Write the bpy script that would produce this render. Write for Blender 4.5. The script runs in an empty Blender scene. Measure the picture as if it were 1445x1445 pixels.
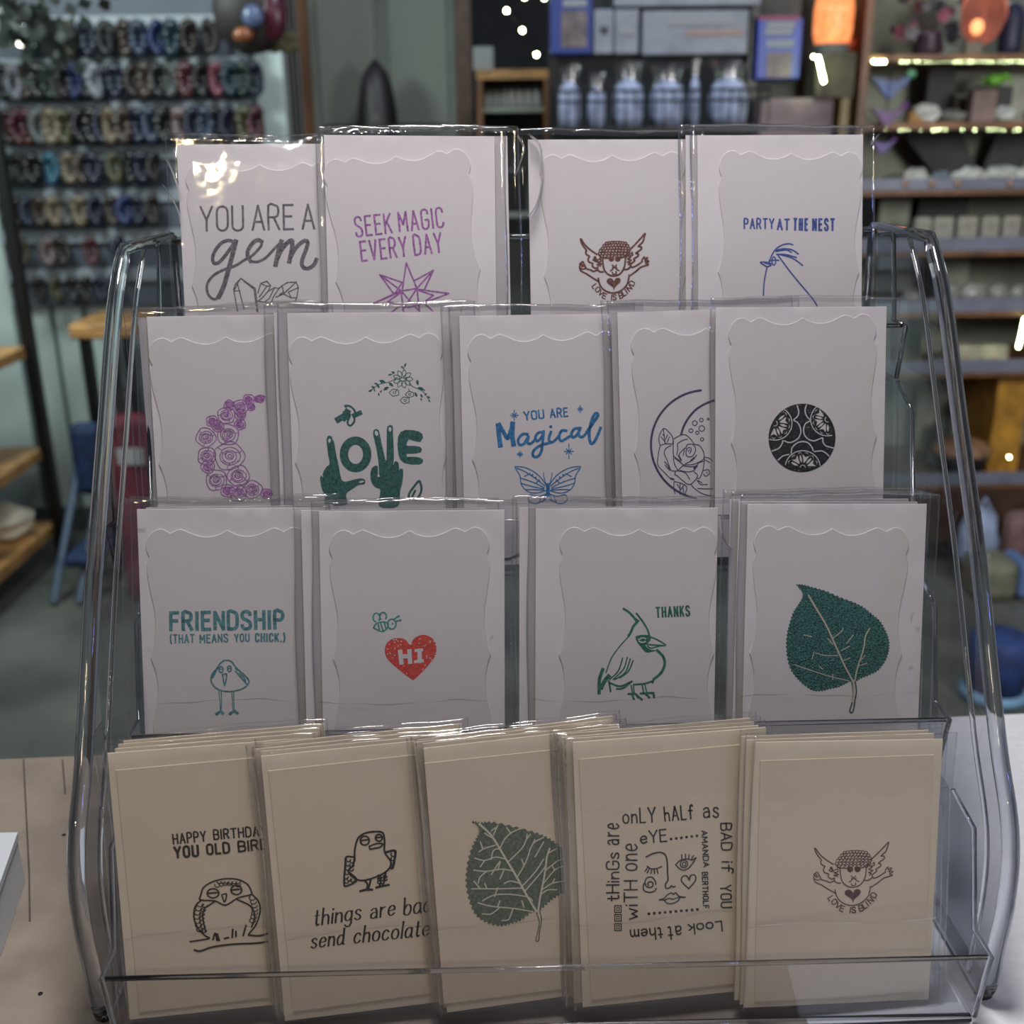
import bpy, bmesh, math, random
from math import sin, cos, pi, radians, sqrt
from mathutils import Vector, Matrix
from mathutils.geometry import tessellate_polygon
random.seed(7)
S = bpy.context.scene
COL = S.collection

# ---------------------------------------------------------------- camera
CAM_POS = Vector((-.02, 0, 1.345)); FPX = 1500.0
ROT = Matrix.Rotation(radians(-.9), 3, 'Z') @ Matrix.Rotation(radians(71), 3, 'X') @ Matrix.Rotation(radians(-.75), 3, 'Z')
cam_d = bpy.data.cameras.new('camera'); cam = bpy.data.objects.new('camera', cam_d); COL.objects.link(cam)
cam.matrix_world = Matrix.Translation(CAM_POS) @ ROT.to_4x4()
cam_d.sensor_width = 36; cam_d.lens = FPX / 1445 * 36; cam_d.clip_start = .01; cam_d.clip_end = 50
cam_d.dof.use_dof = True; cam_d.dof.focus_distance = .53; cam_d.dof.aperture_fstop = 8.8
S.camera = cam
# ---------------------------------------------------------------- world, lamps, exposure
S.view_settings.view_transform = 'Standard'; S.view_settings.look = 'None'
S.view_settings.gamma = 1; S.view_settings.use_curve_mapping = False
S.view_settings.exposure = 0.0
S.cycles.transparent_max_bounces = 40; S.cycles.max_bounces = 16; S.cycles.transmission_bounces = 12
S.cycles.caustics_reflective = False; S.cycles.caustics_refractive = False
S.cycles.sample_clamp_indirect = 4
W = bpy.data.worlds.new('world'); S.world = W; W.use_nodes = True
W.node_tree.nodes['Background'].inputs[0].default_value = (.80, .86, 1, 1)
W.node_tree.nodes['Background'].inputs[1].default_value = .13

def lamp(name, loc, target, size, power, col=(1, 1, 1), size_y=None):
    d = bpy.data.lights.new(name, 'AREA'); d.energy = power; d.color = col
    d.shape = 'RECTANGLE' if size_y else 'DISK'; d.size = size
    if size_y: d.size_y = size_y
    o = bpy.data.objects.new(name, d); COL.objects.link(o); o.location = loc
    o.rotation_euler = (Vector(target) - Vector(loc)).to_track_quat('-Z', 'Y').to_euler()
    return o
lamp('ceiling_lamp_over_counter', (-.01, .45, 2.3), (.0, .5, 1.0), .28, 14, (1, .965, .95))
lamp('ceiling_lamp_over_customer', (.1, -.7, 2.7), (.0, .5, 1.2), .8, 2.0, (1, .95, .93))
lamp('warm_spot_behind_photographer', (-.618, -2.045, 2.669), (-.17, .6, 1.3), .13, 5, (1, .80, .45))
lamp('blue_glint_lamp_right', (1.7, -.5, 1.9), (.2, .5, 1.2), .12, 2, (.22, .32, 1))  # unseen blue lamp added for the blue glints on the sleeves
lamp('wall_fill_left', (-1.40, 2.62, 2.06), (-1.45, 3.8, .2), .5, 22, (.86, 1, .96))  # added fill lamp out of view, brightens the white left wall
lamp('ceiling_panel_middle', (.1, 2.2, 2.9), (.0, 3.8, 1.4), .6, 22, (.80, .90, 1))
lamp('cabinet_fill_right', (1.5, .9, 1.65), (1.7, 3.4, 1.15), .6, 30, (1, .97, .92))  # added fill lamp at shelf height, unseen, lights the cabinet interior

sd = bpy.data.lights.new('top_tier_fill_spot', 'SPOT'); sd.energy = 27; sd.color = (1, .965, .96); sd.spot_size = radians(15); sd.spot_blend = .3; sd.shadow_soft_size = .05  # added spot, cone shaped to brighten the top tier over the lower ones
so = bpy.data.objects.new('top_tier_fill_spot', sd); COL.objects.link(so); so.location = (-.3, -1.5, 2.5)
so.rotation_euler = (Vector((0, .61, 1.57)) - Vector(so.location)).to_track_quat('-Z', 'Y').to_euler()

# ---------------------------------------------------------------- pixel of the photograph -> point on a plane
def ray(px, py): return ROT @ Vector(((px - 722.5) / FPX, -(py - 722.5) / FPX, -1))
def at(px, py, Y):
    d = ray(px, py); return CAM_POS + d * ((Y - CAM_POS.y) / d.y)
def at_z(px, py, Z):
    d = ray(px, py); return CAM_POS + d * ((Z - CAM_POS.z) / d.z)
def on_plane(px, py, p0, n):
    d = ray(px, py); return CAM_POS + d * ((p0 - CAM_POS).dot(n) / d.dot(n))

# ---------------------------------------------------------------- materials
def lin(c):
    f = lambda v: v / 12.92 if v <= .04045 else ((v + .055) / 1.055) ** 2.4
    return tuple(f(v / 255) for v in c[:3]) + (1,)
MATS = {}
def mat(name, c, rough=.6, metal=0, noise=0, nscale=20, bump=0, bscale=300, emit=0, spec=.5, stretch=None):
    if name in MATS: return MATS[name]
    m = bpy.data.materials.new(name); m.use_nodes = True; nt = m.node_tree; b = nt.nodes['Principled BSDF']
    b.inputs['Base Color'].default_value = lin(c); b.inputs['Roughness'].default_value = rough
    b.inputs['Metallic'].default_value = metal; b.inputs['Specular IOR Level'].default_value = spec
    if emit:
        b.inputs['Emission Color'].default_value = lin(c); b.inputs['Emission Strength'].default_value = emit
    if noise or bump:
        tc = nt.nodes.new('ShaderNodeTexCoord'); src = tc.outputs['Object']
        if stretch:
            mp = nt.nodes.new('ShaderNodeMapping'); mp.inputs['Scale'].default_value = stretch
            nt.links.new(src, mp.inputs[0]); src = mp.outputs[0]
    if noise:
        n = nt.nodes.new('ShaderNodeTexNoise'); n.inputs['Scale'].default_value = nscale; n.inputs['Detail'].default_value = 6
        nt.links.new(src, n.inputs[0])
        r = nt.nodes.new('ShaderNodeValToRGB')
        r.color_ramp.elements[0].position = .3; r.color_ramp.elements[1].position = .7
        r.color_ramp.elements[0].color = lin([v * (1 - noise) for v in c]); r.color_ramp.elements[1].color = lin([min(255, v * (1 + noise * .6)) for v in c])
        nt.links.new(n.outputs[0], r.inputs[0]); nt.links.new(r.outputs[0], b.inputs['Base Color'])
    if bump:
        n2 = nt.nodes.new('ShaderNodeTexNoise'); n2.inputs['Scale'].default_value = bscale; n2.inputs['Detail'].default_value = 3
        nt.links.new(src, n2.inputs[0])
        bp = nt.nodes.new('ShaderNodeBump'); bp.inputs['Strength'].default_value = bump; bp.inputs['Distance'].default_value = .0004
        nt.links.new(n2.outputs[0], bp.inputs['Height']); nt.links.new(bp.outputs[0], b.inputs['Normal'])
    MATS[name] = m; return m
def clear_sheet(name, tint, base, edge, rough, bump=0, bscale=60, power=4, stretch=None):
    m = bpy.data.materials.new(name); m.use_nodes = True; nt = m.node_tree; nt.nodes.clear()
    o = nt.nodes.new('ShaderNodeOutputMaterial'); mx = nt.nodes.new('ShaderNodeMixShader')
    t = nt.nodes.new('ShaderNodeBsdfTransparent'); t.inputs[0].default_value = tint + (1,)
    g = nt.nodes.new('ShaderNodeBsdfGlossy'); g.inputs['Roughness'].default_value = rough
    lw = nt.nodes.new('ShaderNodeLayerWeight'); lw.inputs[0].default_value = .5
    p = nt.nodes.new('ShaderNodeMath'); p.operation = 'POWER'; p.inputs[1].default_value = power
    a = nt.nodes.new('ShaderNodeMath'); a.operation = 'MULTIPLY_ADD'; a.inputs[1].default_value = edge; a.inputs[2].default_value = base
    nt.links.new(lw.outputs['Facing'], p.inputs[0]); nt.links.new(p.outputs[0], a.inputs[0]); nt.links.new(a.outputs[0], mx.inputs[0])
    nt.links.new(t.outputs[0], mx.inputs[1]); nt.links.new(g.outputs[0], mx.inputs[2]); nt.links.new(mx.outputs[0], o.inputs[0])
    if bump:
        tc = nt.nodes.new('ShaderNodeTexCoord'); src = tc.outputs['Object']
        if stretch:
            mp = nt.nodes.new('ShaderNodeMapping'); mp.inputs['Scale'].default_value = stretch
            nt.links.new(src, mp.inputs[0]); src = mp.outputs[0]
        n2 = nt.nodes.new('ShaderNodeTexNoise'); n2.inputs['Scale'].default_value = bscale; n2.inputs['Detail'].default_value = 2
        nt.links.new(src, n2.inputs[0])
        bp = nt.nodes.new('ShaderNodeBump'); bp.inputs['Strength'].default_value = bump; bp.inputs['Distance'].default_value = .001
        nt.links.new(n2.outputs[0], bp.inputs['Height'])
        nt.links.new(bp.outputs[0], g.inputs['Normal']); nt.links.new(bp.outputs[0], lw.inputs['Normal'])
    return m
SLEEVE = clear_sheet('cellophane', (.985, .985, .988), .045, .7, .05, .35, 45, 3)
SEAM = clear_sheet('cellophane_seam', (.93, .93, .94), .22, .6, .12, .5, 200, 2)
ACRYL = clear_sheet('clear_acrylic', (.90, .905, .92), .05, .75, .03, .10, 25, 4)
CURL = clear_sheet('cellophane_curl', (.94, .94, .95), .5, .45, .3, .4, 150, 2)
def glass(name, tint, rough=0):
    m = bpy.data.materials.new(name); m.use_nodes = True; nt = m.node_tree; nt.nodes.clear()
    o = nt.nodes.new('ShaderNodeOutputMaterial'); g = nt.nodes.new('ShaderNodeBsdfGlass')
    g.inputs['Color'].default_value = tint + (1,); g.inputs['IOR'].default_value = 1.49; g.inputs['Roughness'].default_value = rough
    nt.links.new(g.outputs[0], o.inputs[0]); return m
EDGE = glass('acrylic_edge', (.93, .94, .96))
def color_by_object(name, rough=.3, noise=.35):
    m = bpy.data.materials.new(name); m.use_nodes = True; nt = m.node_tree; b = nt.nodes['Principled BSDF']
    oi = nt.nodes.new('ShaderNodeObjectInfo'); n = nt.nodes.new('ShaderNodeTexNoise'); n.inputs['Scale'].default_value = 60
    tc = nt.nodes.new('ShaderNodeTexCoord'); nt.links.new(tc.outputs['Object'], n.inputs[0])
    mx = nt.nodes.new('ShaderNodeMix'); mx.data_type = 'RGBA'; mx.blend_type = 'MULTIPLY'; mx.inputs[0].default_value = noise
    nt.links.new(oi.outputs['Color'], mx.inputs[6]); nt.links.new(n.outputs[0], mx.inputs[7]); nt.links.new(mx.outputs[2], b.inputs['Base Color'])
    b.inputs['Roughness'].default_value = rough; return m
BEADS = color_by_object('beads', .25, .8)
PAINT = color_by_object('painted', .55, .15)

# ---------------------------------------------------------------- mesh building
class MB:
    def __init__(s): s.v = []; s.f = []
    def add(s, vs, fs):
        k = len(s.v); s.v += [Vector(v) for v in vs]; s.f += [tuple(i + k for i in f) for f in fs]; return s
    def box(s, x0, x1, y0, y1, z0, z1):
        return s.add([(x0, y0, z0), (x1, y0, z0), (x1, y1, z0), (x0, y1, z0), (x0, y0, z1), (x1, y0, z1), (x1, y1, z1), (x0, y1, z1)],
                     [(0, 3, 2, 1), (4, 5, 6, 7), (0, 1, 5, 4), (1, 2, 6, 5), (2, 3, 7, 6), (3, 0, 4, 7)])
    def bbox(s, x0, x1, y0, y1, z0, z1, b):
        bm = bmesh.new(); bmesh.ops.create_cube(bm, size=1)
        for v in bm.verts: v.co = Vector(((x0 + x1) / 2 + v.co.x * (x1 - x0), (y0 + y1) / 2 + v.co.y * (y1 - y0), (z0 + z1) / 2 + v.co.z * (z1 - z0)))
        bmesh.ops.bevel(bm, geom=bm.edges[:], offset=b, segments=2, affect='EDGES', profile=.5)
        bm.verts.index_update(); s.add([v.co.copy() for v in bm.verts], [[v.index for v in f.verts] for f in bm.faces]); bm.free(); return s
    def prism(s, pts, off):       # closed outline (3-D points) swept by off
        n = len(pts); off = Vector(off); a = [Vector(p) for p in pts]; b = [p + off for p in a]
        tri = tessellate_polygon([a])
        k = len(s.v); s.v += a + b
        for t in tri: s.f.append(tuple(i + k for i in t)); s.f.append(tuple(i + k + n for i in reversed(t)))
        for i in range(n): j = (i + 1) % n; s.f.append((k + i, k + j, k + n + j, k + n + i))
        return s
    def tube(s, path, r, n=8, closed=False, cap=True):
        P = [Vector(p) for p in path]; m = len(P); k = len(s.v); prev = None
        for i, p in enumerate(P):
            if closed: t = P[(i + 1) % m] - P[i - 1]
            else: t = P[min(i + 1, m - 1)] - P[max(i - 1, 0)]
            t.normalize()
            if prev is None: prev = t.orthogonal().normalized()
            a = (prev - t * prev.dot(t)).normalized(); b = t.cross(a); prev = a
            rr = r[i] if isinstance(r, (list, tuple)) else r
            for j in range(n): s.v.append(p + (a * cos(2 * pi * j / n) + b * sin(2 * pi * j / n)) * rr)
        for i in range(m if closed else m - 1):
            for j in range(n):
                i2 = (i + 1) % m
                s.f.append((k + i * n + j, k + i * n + (j + 1) % n, k + i2 * n + (j + 1) % n, k + i2 * n + j))
        if cap and not closed:
            s.f.append(tuple(k + j for j in reversed(range(n)))); s.f.append(tuple(k + (m - 1) * n + j for j in range(n)))
        return s
    def lathe(s, prof, c, n=20):  # prof: (radius, height) bottom to top
        k = len(s.v); c = Vector(c)
        for r, h in prof:
            for j in range(n): s.v.append(c + Vector((r * cos(2 * pi * j / n), r * sin(2 * pi * j / n), h)))
        for i in range(len(prof) - 1):
            for j in range(n): s.f.append((k + i * n + j, k + i * n + (j + 1) % n, k + (i + 1) * n + (j + 1) % n, k + (i + 1) * n + j))
        s.f.append(tuple(k + j for j in reversed(range(n)))); s.f.append(tuple(k + (len(prof) - 1) * n + j for j in range(n)))
        return s
    def ball(s, c, rx, ry=None, rz=None, u=12, w=8, jit=0, seed=0):
        ry = ry or rx; rz = rz or rx; rnd = random.Random(seed); k = len(s.v); c = Vector(c)
        s.v.append(c + Vector((0, 0, -rz)))
        for i in range(1, w):
            th = -pi / 2 + pi * i / w
            for j in range(u):
                q = 1 + jit * (rnd.random() - .5) * 2
                s.v.append(c + Vector((rx * cos(th) * cos(2 * pi * j / u) * q, ry * cos(th) * sin(2 * pi * j / u) * q, rz * sin(th) * q)))
        s.v.append(c + Vector((0, 0, rz))); top = len(s.v) - 1
        for j in range(u): s.f.append((k, k + 1 + (j + 1) % u, k + 1 + j)); s.f.append((top, k + 1 + (w - 2) * u + j, k + 1 + (w - 2) * u + (j + 1) % u))
        for i in range(w - 2):
            for j in range(u): s.f.append((k + 1 + i * u + j, k + 1 + i * u + (j + 1) % u, k + 1 + (i + 1) * u + (j + 1) % u, k + 1 + (i + 1) * u + j))
        return s
    def build(s, name, m, parent=None, local=False, smooth=False, origin=None):
        off = Vector((0, 0, 0)) if local else (W0(parent) if parent else Vector(origin or (0, 0, 0)))
        me = bpy.data.meshes.new(name); me.from_pydata([tuple(v - off) for v in s.v], [], s.f)
        me.materials.append(m)
        if smooth:
            for p in me.polygons: p.use_smooth = True
        me.update()
        o = bpy.data.objects.new(name, me); COL.objects.link(o)
        if parent: o.parent = parent
        elif origin: o.location = origin
        return o
def W0(o):
    v = Vector((0, 0, 0))
    while o: v += Vector(o.location); o = o.parent
    return v
def empty(name, loc=(0, 0, 0)):
    o = bpy.data.objects.new(name, None); o.empty_display_size = .05; COL.objects.link(o); o.location = loc; return o
def tag(o, label, cat, group=None, kind=None):
    o['label'] = label; o['category'] = cat
    if group: o['group'] = group
    if kind: o['kind'] = kind
    return o
def struct(o, label=None, cat=None):
    o['kind'] = 'structure'
    if label: o['label'] = label
    if cat: o['category'] = cat
    return o
def thing(name, loc, label, cat, group=None): return tag(empty(name, loc), label, cat, group)
def copy_tree(o, parent=None):
    c = o.copy(); COL.objects.link(c)
    if parent: c.parent = parent
    for ch in o.children: copy_tree(ch, c)
    return c
# ================================================================ THE ROOM
FLOOR = mat('floor_vinyl', (96, 99, 94), .35, noise=.25, nscale=3)
WALLW = mat('white_wall', (176, 190, 186), .7, noise=.06, nscale=4)
WALLG = mat('grey_green_wall', (112, 118, 108), .8, noise=.15, nscale=5)
WALLD = mat('dark_wall', (40, 43, 46), .8, noise=.3, nscale=4)
WOOD = mat('pine_wood', (170, 128, 78), .5, noise=.3, nscale=14, stretch=(1, 1, 8))
OAK = mat('brown_wood', (112, 76, 48), .5, noise=.35, nscale=14, stretch=(1, 1, .2))
SHELFW = mat('shelf_wood', (120, 82, 52), .5, noise=.3, nscale=14)
BLACK = mat('black_metal', (20, 21, 23), .4, metal=.3)
GREYB = mat('shelf_back', (150, 156, 142), .8, noise=.2, nscale=3)
DGREY = mat('dark_slate', (78, 80, 79), .8, noise=.25, nscale=6)
LIP = mat('price_strip', (112, 116, 132), .4, noise=.12, nscale=8)
struct(MB().box(-4, 4, .9, 6, -.05, 0).build('floor', FLOOR))
struct(MB().box(-4, 4, 4.9, 5, 0, 3).build('wall_back', WALLD))
# the white wall on the left with board seams and the slat wall over it
a = at(-60, 400, 3.75); b = at(418, 400, 3.75)
xl, xr = a.x - .6, b.x
struct(MB().box(xl, xr, 3.80, 3.88, 0, 3).build('wall_left', WALLW))
seam = MB()
for px, py in ((72, 440), (118, 440), (170, 440), (20, 440)):
    x = at(px, py, 3.79).x; seam.box(x - .006, x + .006, 3.792, 3.802, .1, at(60, 432, 3.79).z)
struct(seam.build('trim_1', mat('seam_grey', (88, 98, 98), .8)))
struct(MB().box(xl, xr, 3.775, 3.80, 0, .09).build('baseboard_left', mat('skirting', (70, 74, 74), .6)))
# panel door in the middle
x0, x1 = at(437, 90, 4.3).x, at(643, 90, 4.3).x
d1 = struct(MB().box(x0, x1, 4.33, 4.38, 0, 3).build('door_1', WALLG))
pm = MB()
for fx in (.06, .55):
    for z0, z1 in ((.15, .95), (1.05, 1.33), (1.43, 2.1)):
        xa = x0 + (x1 - x0) * fx; xb = xa + (x1 - x0) * .39; 
        pm.box(xa, xb, 4.318, 4.33, z0, z1)
pm.build('door_panel', mat('door_panel', (122, 126, 116), .8), d1)
fm = MB().box(x0 - .06, x0, 4.27, 4.38, 0, 3); fm.build('door_frame', OAK, d1)
fm = MB().box(x1, x1 + .06, 4.27, 4.38, 0, 3); fm.build('door_frame', mat('dark_oak', (74, 54, 40), .5, noise=.3), d1)
# curtain strip between the bracelet wall and the door
cm = MB(); pts = []
xa, xb = at(382, 100, 4.1).x, at(424, 100, 4.1).x
N = 40
for i in range(N + 1): pts.append((xa + (xb - xa) * i / N, 4.1 + .02 * sin(i * 1.1)))
for i in range(N): cm.add([(pts[i][0], pts[i][1], .3), (pts[i + 1][0], pts[i + 1][1], .3), (pts[i + 1][0], pts[i + 1][1], 2.6), (pts[i][0], pts[i][1], 2.6)], [(0, 1, 2, 3)])
for i in range(N): cm.add([(pts[i][0], pts[i][1] + .006, .3), (pts[i + 1][0], pts[i + 1][1] + .006, .3), (pts[i + 1][0], pts[i + 1][1] + .006, 2.6), (pts[i][0], pts[i][1] + .006, 2.6)], [(3, 2, 1, 0)])
tag(cm.build('curtain', mat('curtain_grey', (128, 128, 122), .9)), 'pale grey curtain hanging between the bracelet wall and the brown door post', 'curtain')

# ---------------------------------------------------------------- bracelet wall
root = thing('slat_wall', (at(180, 200, 3.75).x, 3.76, .9), 'white display board behind the rows of hanging bracelets', 'display board')
pa, pb = at(-60, -40, 3.76), at(372, 428, 3.76)
MB().box(pa.x, pb.x, 3.765, 3.80, pb.z, 2.4).build('board', mat('slat_board', (72, 79, 90), .6, noise=.08, nscale=4), root)  # white board coloured darker to stand in for the dim light on it
MB().box(pb.x, pb.x + .03, 3.70, 3.80, pb.z, 2.4).build('edge_post', mat('post_navy', (44, 50, 62), .5), root)
RAIL = mat('rail_white', (130, 138, 146), .5)
CH = mat('chrome', (210, 212, 214), .2, metal=1)
bead_meshes = []
for k, (nb, rr) in enumerate(((12, .0165), (11, .0180), (14, .0150))):
    m = MB()
    for i in range(nb):
        t = 2 * pi * i / nb; m.ball((.0165 * cos(t), .008 * cos(2 * t), .043 * sin(t) - .046), rr * (1 + .12 * sin(7 * t)), u=7, w=5)
    o = m.build('bead_bracelet', BEADS, smooth=True); bead_meshes.append(o.data); bpy.data.objects.remove(o)
pegm = MB().tube([(0, 0, 0), (0, -.06, .004), (0, -.066, .012)], .0026, 6)
po = pegm.build('peg', CH); PEG = po.data; bpy.data.objects.remove(po)
CN = dict(k=('black', (26, 26, 30)), g=('dark green', (26, 44, 38)), n=('navy', (20, 26, 50)), b=('brown', (62, 50, 44)), t=('tan', (112, 98, 80)), o=('olive', (74, 72, 48)), s=('slate blue', (48, 58, 82)),
          u=('blue', (30, 44, 92)), d=('dark brown', (40, 30, 28)), y=('grey', (84, 88, 88)), w=('white', (132, 134, 144)), m=('maroon', (78, 34, 42)), r=('rose', (120, 58, 76)), e=('teal', (24, 52, 64)), p=('pale pink', (118, 100, 102)), q=('bright teal', (22, 84, 108)))
ROWS = [
    (37, 39, 'g40 t70 o92 n122 k147 b175 s195 u220 e240 d267 d295'),
    (97, 36, 'k4 w17 b33 k52 g66 y77 k89 u102 k118 w133 n160 d185 b204 k222 y238 m262 k283 r305 e325 g342 n358'),
    (160, 36, 'd10 m22 m35 y53 t70 o87 k112 k128 n141 t155 b172 n193 s212 k230 p253 n272 s288 k302 n321 o345 m360'),
    (222, 36, 'g10 k26 k42 q72 t96 b113 n130 o160 k183 n200 k217'),
    (283, 33, 'k8 d20 s36 b55 t75 y92 t112 n132 b157 u175 n193 d214'),
    (341, 30, 'o30 p66 d86 m128 n166'),
    (396, 30, 'k55 o78 k101 k121 n141 n160')]
ORD = 'first second third fourth fifth sixth seventh eighth ninth tenth eleventh twelfth thirteenth fourteenth fifteenth sixteenth seventeenth eighteenth nineteenth twentieth twenty-first twenty-second'.split()
RN = ['top', 'second', 'third', 'fourth', 'fifth', 'sixth', 'lowest']
for ri, (py, hh, spec) in enumerate(ROWS):
    zc = at(180, py - 3, 3.70).z
    rl = thing('bracelet_rail', (at(180, py, 3.75).x, 3.75, zc), 'white peg rail holding the %s row of bracelets' % RN[ri], 'rail', 'bracelet rails')
    MB().box(pa.x, pb.x, 3.745, 3.765, zc - .012, zc + .03).build('rail', RAIL, rl)
    for bi, w in enumerate(spec.split()):
        cn, col = CN[w[0]]; px = float(w[1:]); p = at(px, py, 3.70)
        g = bpy.data.objects.new('peg', PEG); COL.objects.link(g); g.parent = rl
        g.location = Vector((p.x, 3.745, zc + .006)) - rl.location
        o = bpy.data.objects.new('bead_bracelet', bead_meshes[(bi * 5 + ri) % 3]); COL.objects.link(o)
        o.location = (p.x, 3.69 + .006 * ((bi * 7) % 3), zc + .003); o.rotation_euler = (0, 0, radians(((bi * 37 + ri * 23) % 90) - 25))
        s_ = hh / 38 * (1.0 + .06 * ((bi * 3 + ri) % 3 - 1)); o.scale = (s_ * 1.08, s_, s_)
        o.color = lin(col)
        tag(o, '%s bead bracelet, %s from the left on the %s bracelet rail' % (cn, ORD[bi], RN[ri]), 'bracelet', 'bead bracelets on the wall')

# dark hanging ornament and leafy wreath at the top
p = at(352, 10, 3.2)
r = thing('hanging_ornament', p - Vector((0, 0, .12)), 'dark round hanging ornament with orange, blue and red patches beside the bracelets', 'ornament')
MB().ball(p, .10, .07, .12, 16, 10, .06, 3).build('body', mat('ornament_dark', (30, 26, 24), .6, noise=.6, nscale=12), r, smooth=True)
MB().ball(p + Vector((-.01, -.065, -.075)), .028, .02, .02).build('orange_patch', mat('orange_glass', (124, 74, 44), .3), r, smooth=True)
MB().ball(p + Vector((.02, -.065, -.03)), .03, .02, .03).build('blue_patch', mat('blue_glass', (78, 90, 120), .3), r, smooth=True)
MB().ball(p + Vector((.065, -.03, -.02)), .04, .03, .07).build('red_patch', mat('red_glass', (70, 24, 40), .3), r, smooth=True)
MB().tube([p + Vector((0, 0, .1)), p + Vector((0, 0, .8))], .003, 6).build('cord', BLACK, r)
tw = MB(); rr = random.Random(5)
for i in range(26):
    q = at(378 + rr.random() * 36, 48 + rr.random() * 22, 3.3); tw.ball(q, .018, .012, .012, 6, 4, .3, i)
tw.tube([at(396, 60, 3.3), at(396, -160, 3.3)], .003, 6)
tag(tw.build('dried_flower_bunch', mat('dried_olive', (78, 74, 50), .9)), 'olive dried flower bunch hanging near the brown door post', 'dried flowers')
r = thing('hanging_plant', at(28, 20, 2.6), 'dark leafy hanging plant in the upper left corner above the bracelets', 'plant')
lf = MB(); rr = random.Random(9); c0 = at(22, 14, 2.6)
for i in range(150):
    a_ = rr.random() * 6.28; q = c0 + Vector((rr.gauss(0, .075), rr.gauss(0, .05), rr.gauss(-.005, .045)))
    d_ = Vector((cos(a_), rr.uniform(-.5, .5), sin(a_) - .4)).normalized() * .035; n_ = Vector((-d_.z, rr.uniform(-.02, .02), d_.x)) * .4
    lf.add([q, q + d_ * .5 + n_, q + d_, q + d_ * .5 - n_], [(0, 1, 2, 3)])
for i in range(30):
    t = i / 29; q = at(25 + 60 * t, 14 + 68 * t * t, 2.6)
    for k in range(3):
        d_ = Vector((rr.uniform(-1, 1), rr.uniform(-.5, .5), rr.uniform(-1, .4))).normalized() * .03; n_ = Vector((-d_.z, 0, d_.x)) * .4
        lf.add([q, q + d_ * .5 + n_, q + d_, q + d_ * .5 - n_], [(0, 1, 2, 3)])
lf.build('foliage', mat('leaf_dark', (44, 54, 48), .6, noise=.5, nscale=30), r)
MB().tube([c0, c0 + Vector((.02, 0, .8))], .004, 6).build('cord', BLACK, r)
MB().tube([at(25 + 60 * t / 9, 14 + 68 * (t / 9) ** 2, 2.605) for t in range(10)], .004, 6).build('stem', mat('stem_brown', (60, 48, 40), .8), r)
lp = at(30, 44, 3.4)
r = thing('wall_spotlight', lp, 'small bright white spotlight shining in the upper left behind the leaves', 'lamp')
MB().box(lp.x - .03, lp.x + .03, 3.4, 3.72, lp.z + .03, lp.z + .05).build('bracket', CH, r)
MB().lathe([(.028, -.03), (.034, 0), (.03, .03)], lp, 16).build('lamp_head', CH, r, smooth=True)
MB().ball(lp + Vector((0, 0, -.034)), .02, .02, .008).build('bulb', mat('bulb_glow', (255, 250, 235), emit=6), r, smooth=True)

# ---------------------------------------------------------------- left shelf unit, its stock
r = thing('shelf_unit', (at(0, 760, 3.3).x, 3.3, 0), 'black metal shelf unit with wooden boards at the left edge of the room', 'shelf unit')
pT, pB = at(4, 300, 3.45), at(78, 735, 3.45)
xp = pB.x
for (x_, y_) in ((xp, 3.47), (xp, 1.92), (xp - .42, 3.47), (xp - .42, 1.92)):
    MB().box(x_ - .017, x_ + .017, y_ - .017, y_ + .017, 0, 1.75).build('upright', BLACK, r)
zs = []
for px, py in ((28, 492), (50, 636), (76, 742)):
    z = at(px, py, 3.45).z; zs.append(z)
    MB().box(xp - .44, xp - .018, 1.92, 3.50, z - .028, z).build('shelf_board', WOOD, r)
    MB().box(xp - .018, xp - .010, 1.94, 3.45, z - .03, z + .002).build('front_edge', mat('edge_wood', (150, 112, 66), .5, noise=.2), r)
MB().box(xp - .47, xp - .445, 1.9, 3.6, .06, 1.7).build('back_sheet', WALLW, r)
def rock(name, p, rx, ry, rz, m, label, group=None, seed=1, cat='rock', jit=.18):
    return tag(MB().ball(p, rx, ry, rz, 10, 7, jit, seed).build(name, m, origin=(p.x, p.y, p.z - rz)), label, cat, group)
DROCK = mat('dark_rock', (38, 42, 46), .35, noise=.6, nscale=25)
GROCK = mat('grey_rock', (112, 112, 106), .6, noise=.35, nscale=25)
WROCK = mat('white_crystal', (196, 200, 194), .4, noise=.2, nscale=25)
TROCK = mat('tan_rock', (150, 122, 92), .6, noise=.3, nscale=25)
rock('rock', Vector((xp - .17, 3.2, zs[0] + .05)), .07, .06, .05, DROCK, 'dark round rock at the right end of the upper left shelf', None, 1)
rock('rock', Vector((xp - .34, 3.2, zs[0] + .06)), .06, .06, .06, DROCK, 'dark rock on the upper left shelf, left of the round one', None, 2)
rock('rock', Vector((xp - .14, 3.25, zs[1] + .035)), .05, .05, .035, GROCK, 'grey rock on the middle left shelf near the black post', None, 3)
rock('rock', Vector((xp - .29, 3.2, zs[1] + .03)), .05, .05, .03, WROCK, 'pale rock on the middle left shelf beside the grey one', None, 4)
q = Vector((xp - .30, 3.35, zs[1]))
tag(MB().lathe([(.05, 0), (.08, .02), (.09, .1), (.07, .13), (.06, .13)], q, 18).build('blue_bowl', mat('blue_glaze', (48, 76, 120), .3), origin=q, smooth=True), 'blue bowl at the back of the middle left shelf', 'bowl')
tag(MB().bbox(xp - .40, xp - .16, 3.3, 3.42, zs[2], zs[2] + .05, .006).build('red_box', mat('red_card', (150, 28, 34), .5), origin=(xp - .28, 3.36, zs[2])), 'flat red box at the back of the lowest left shelf', 'box')
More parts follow.
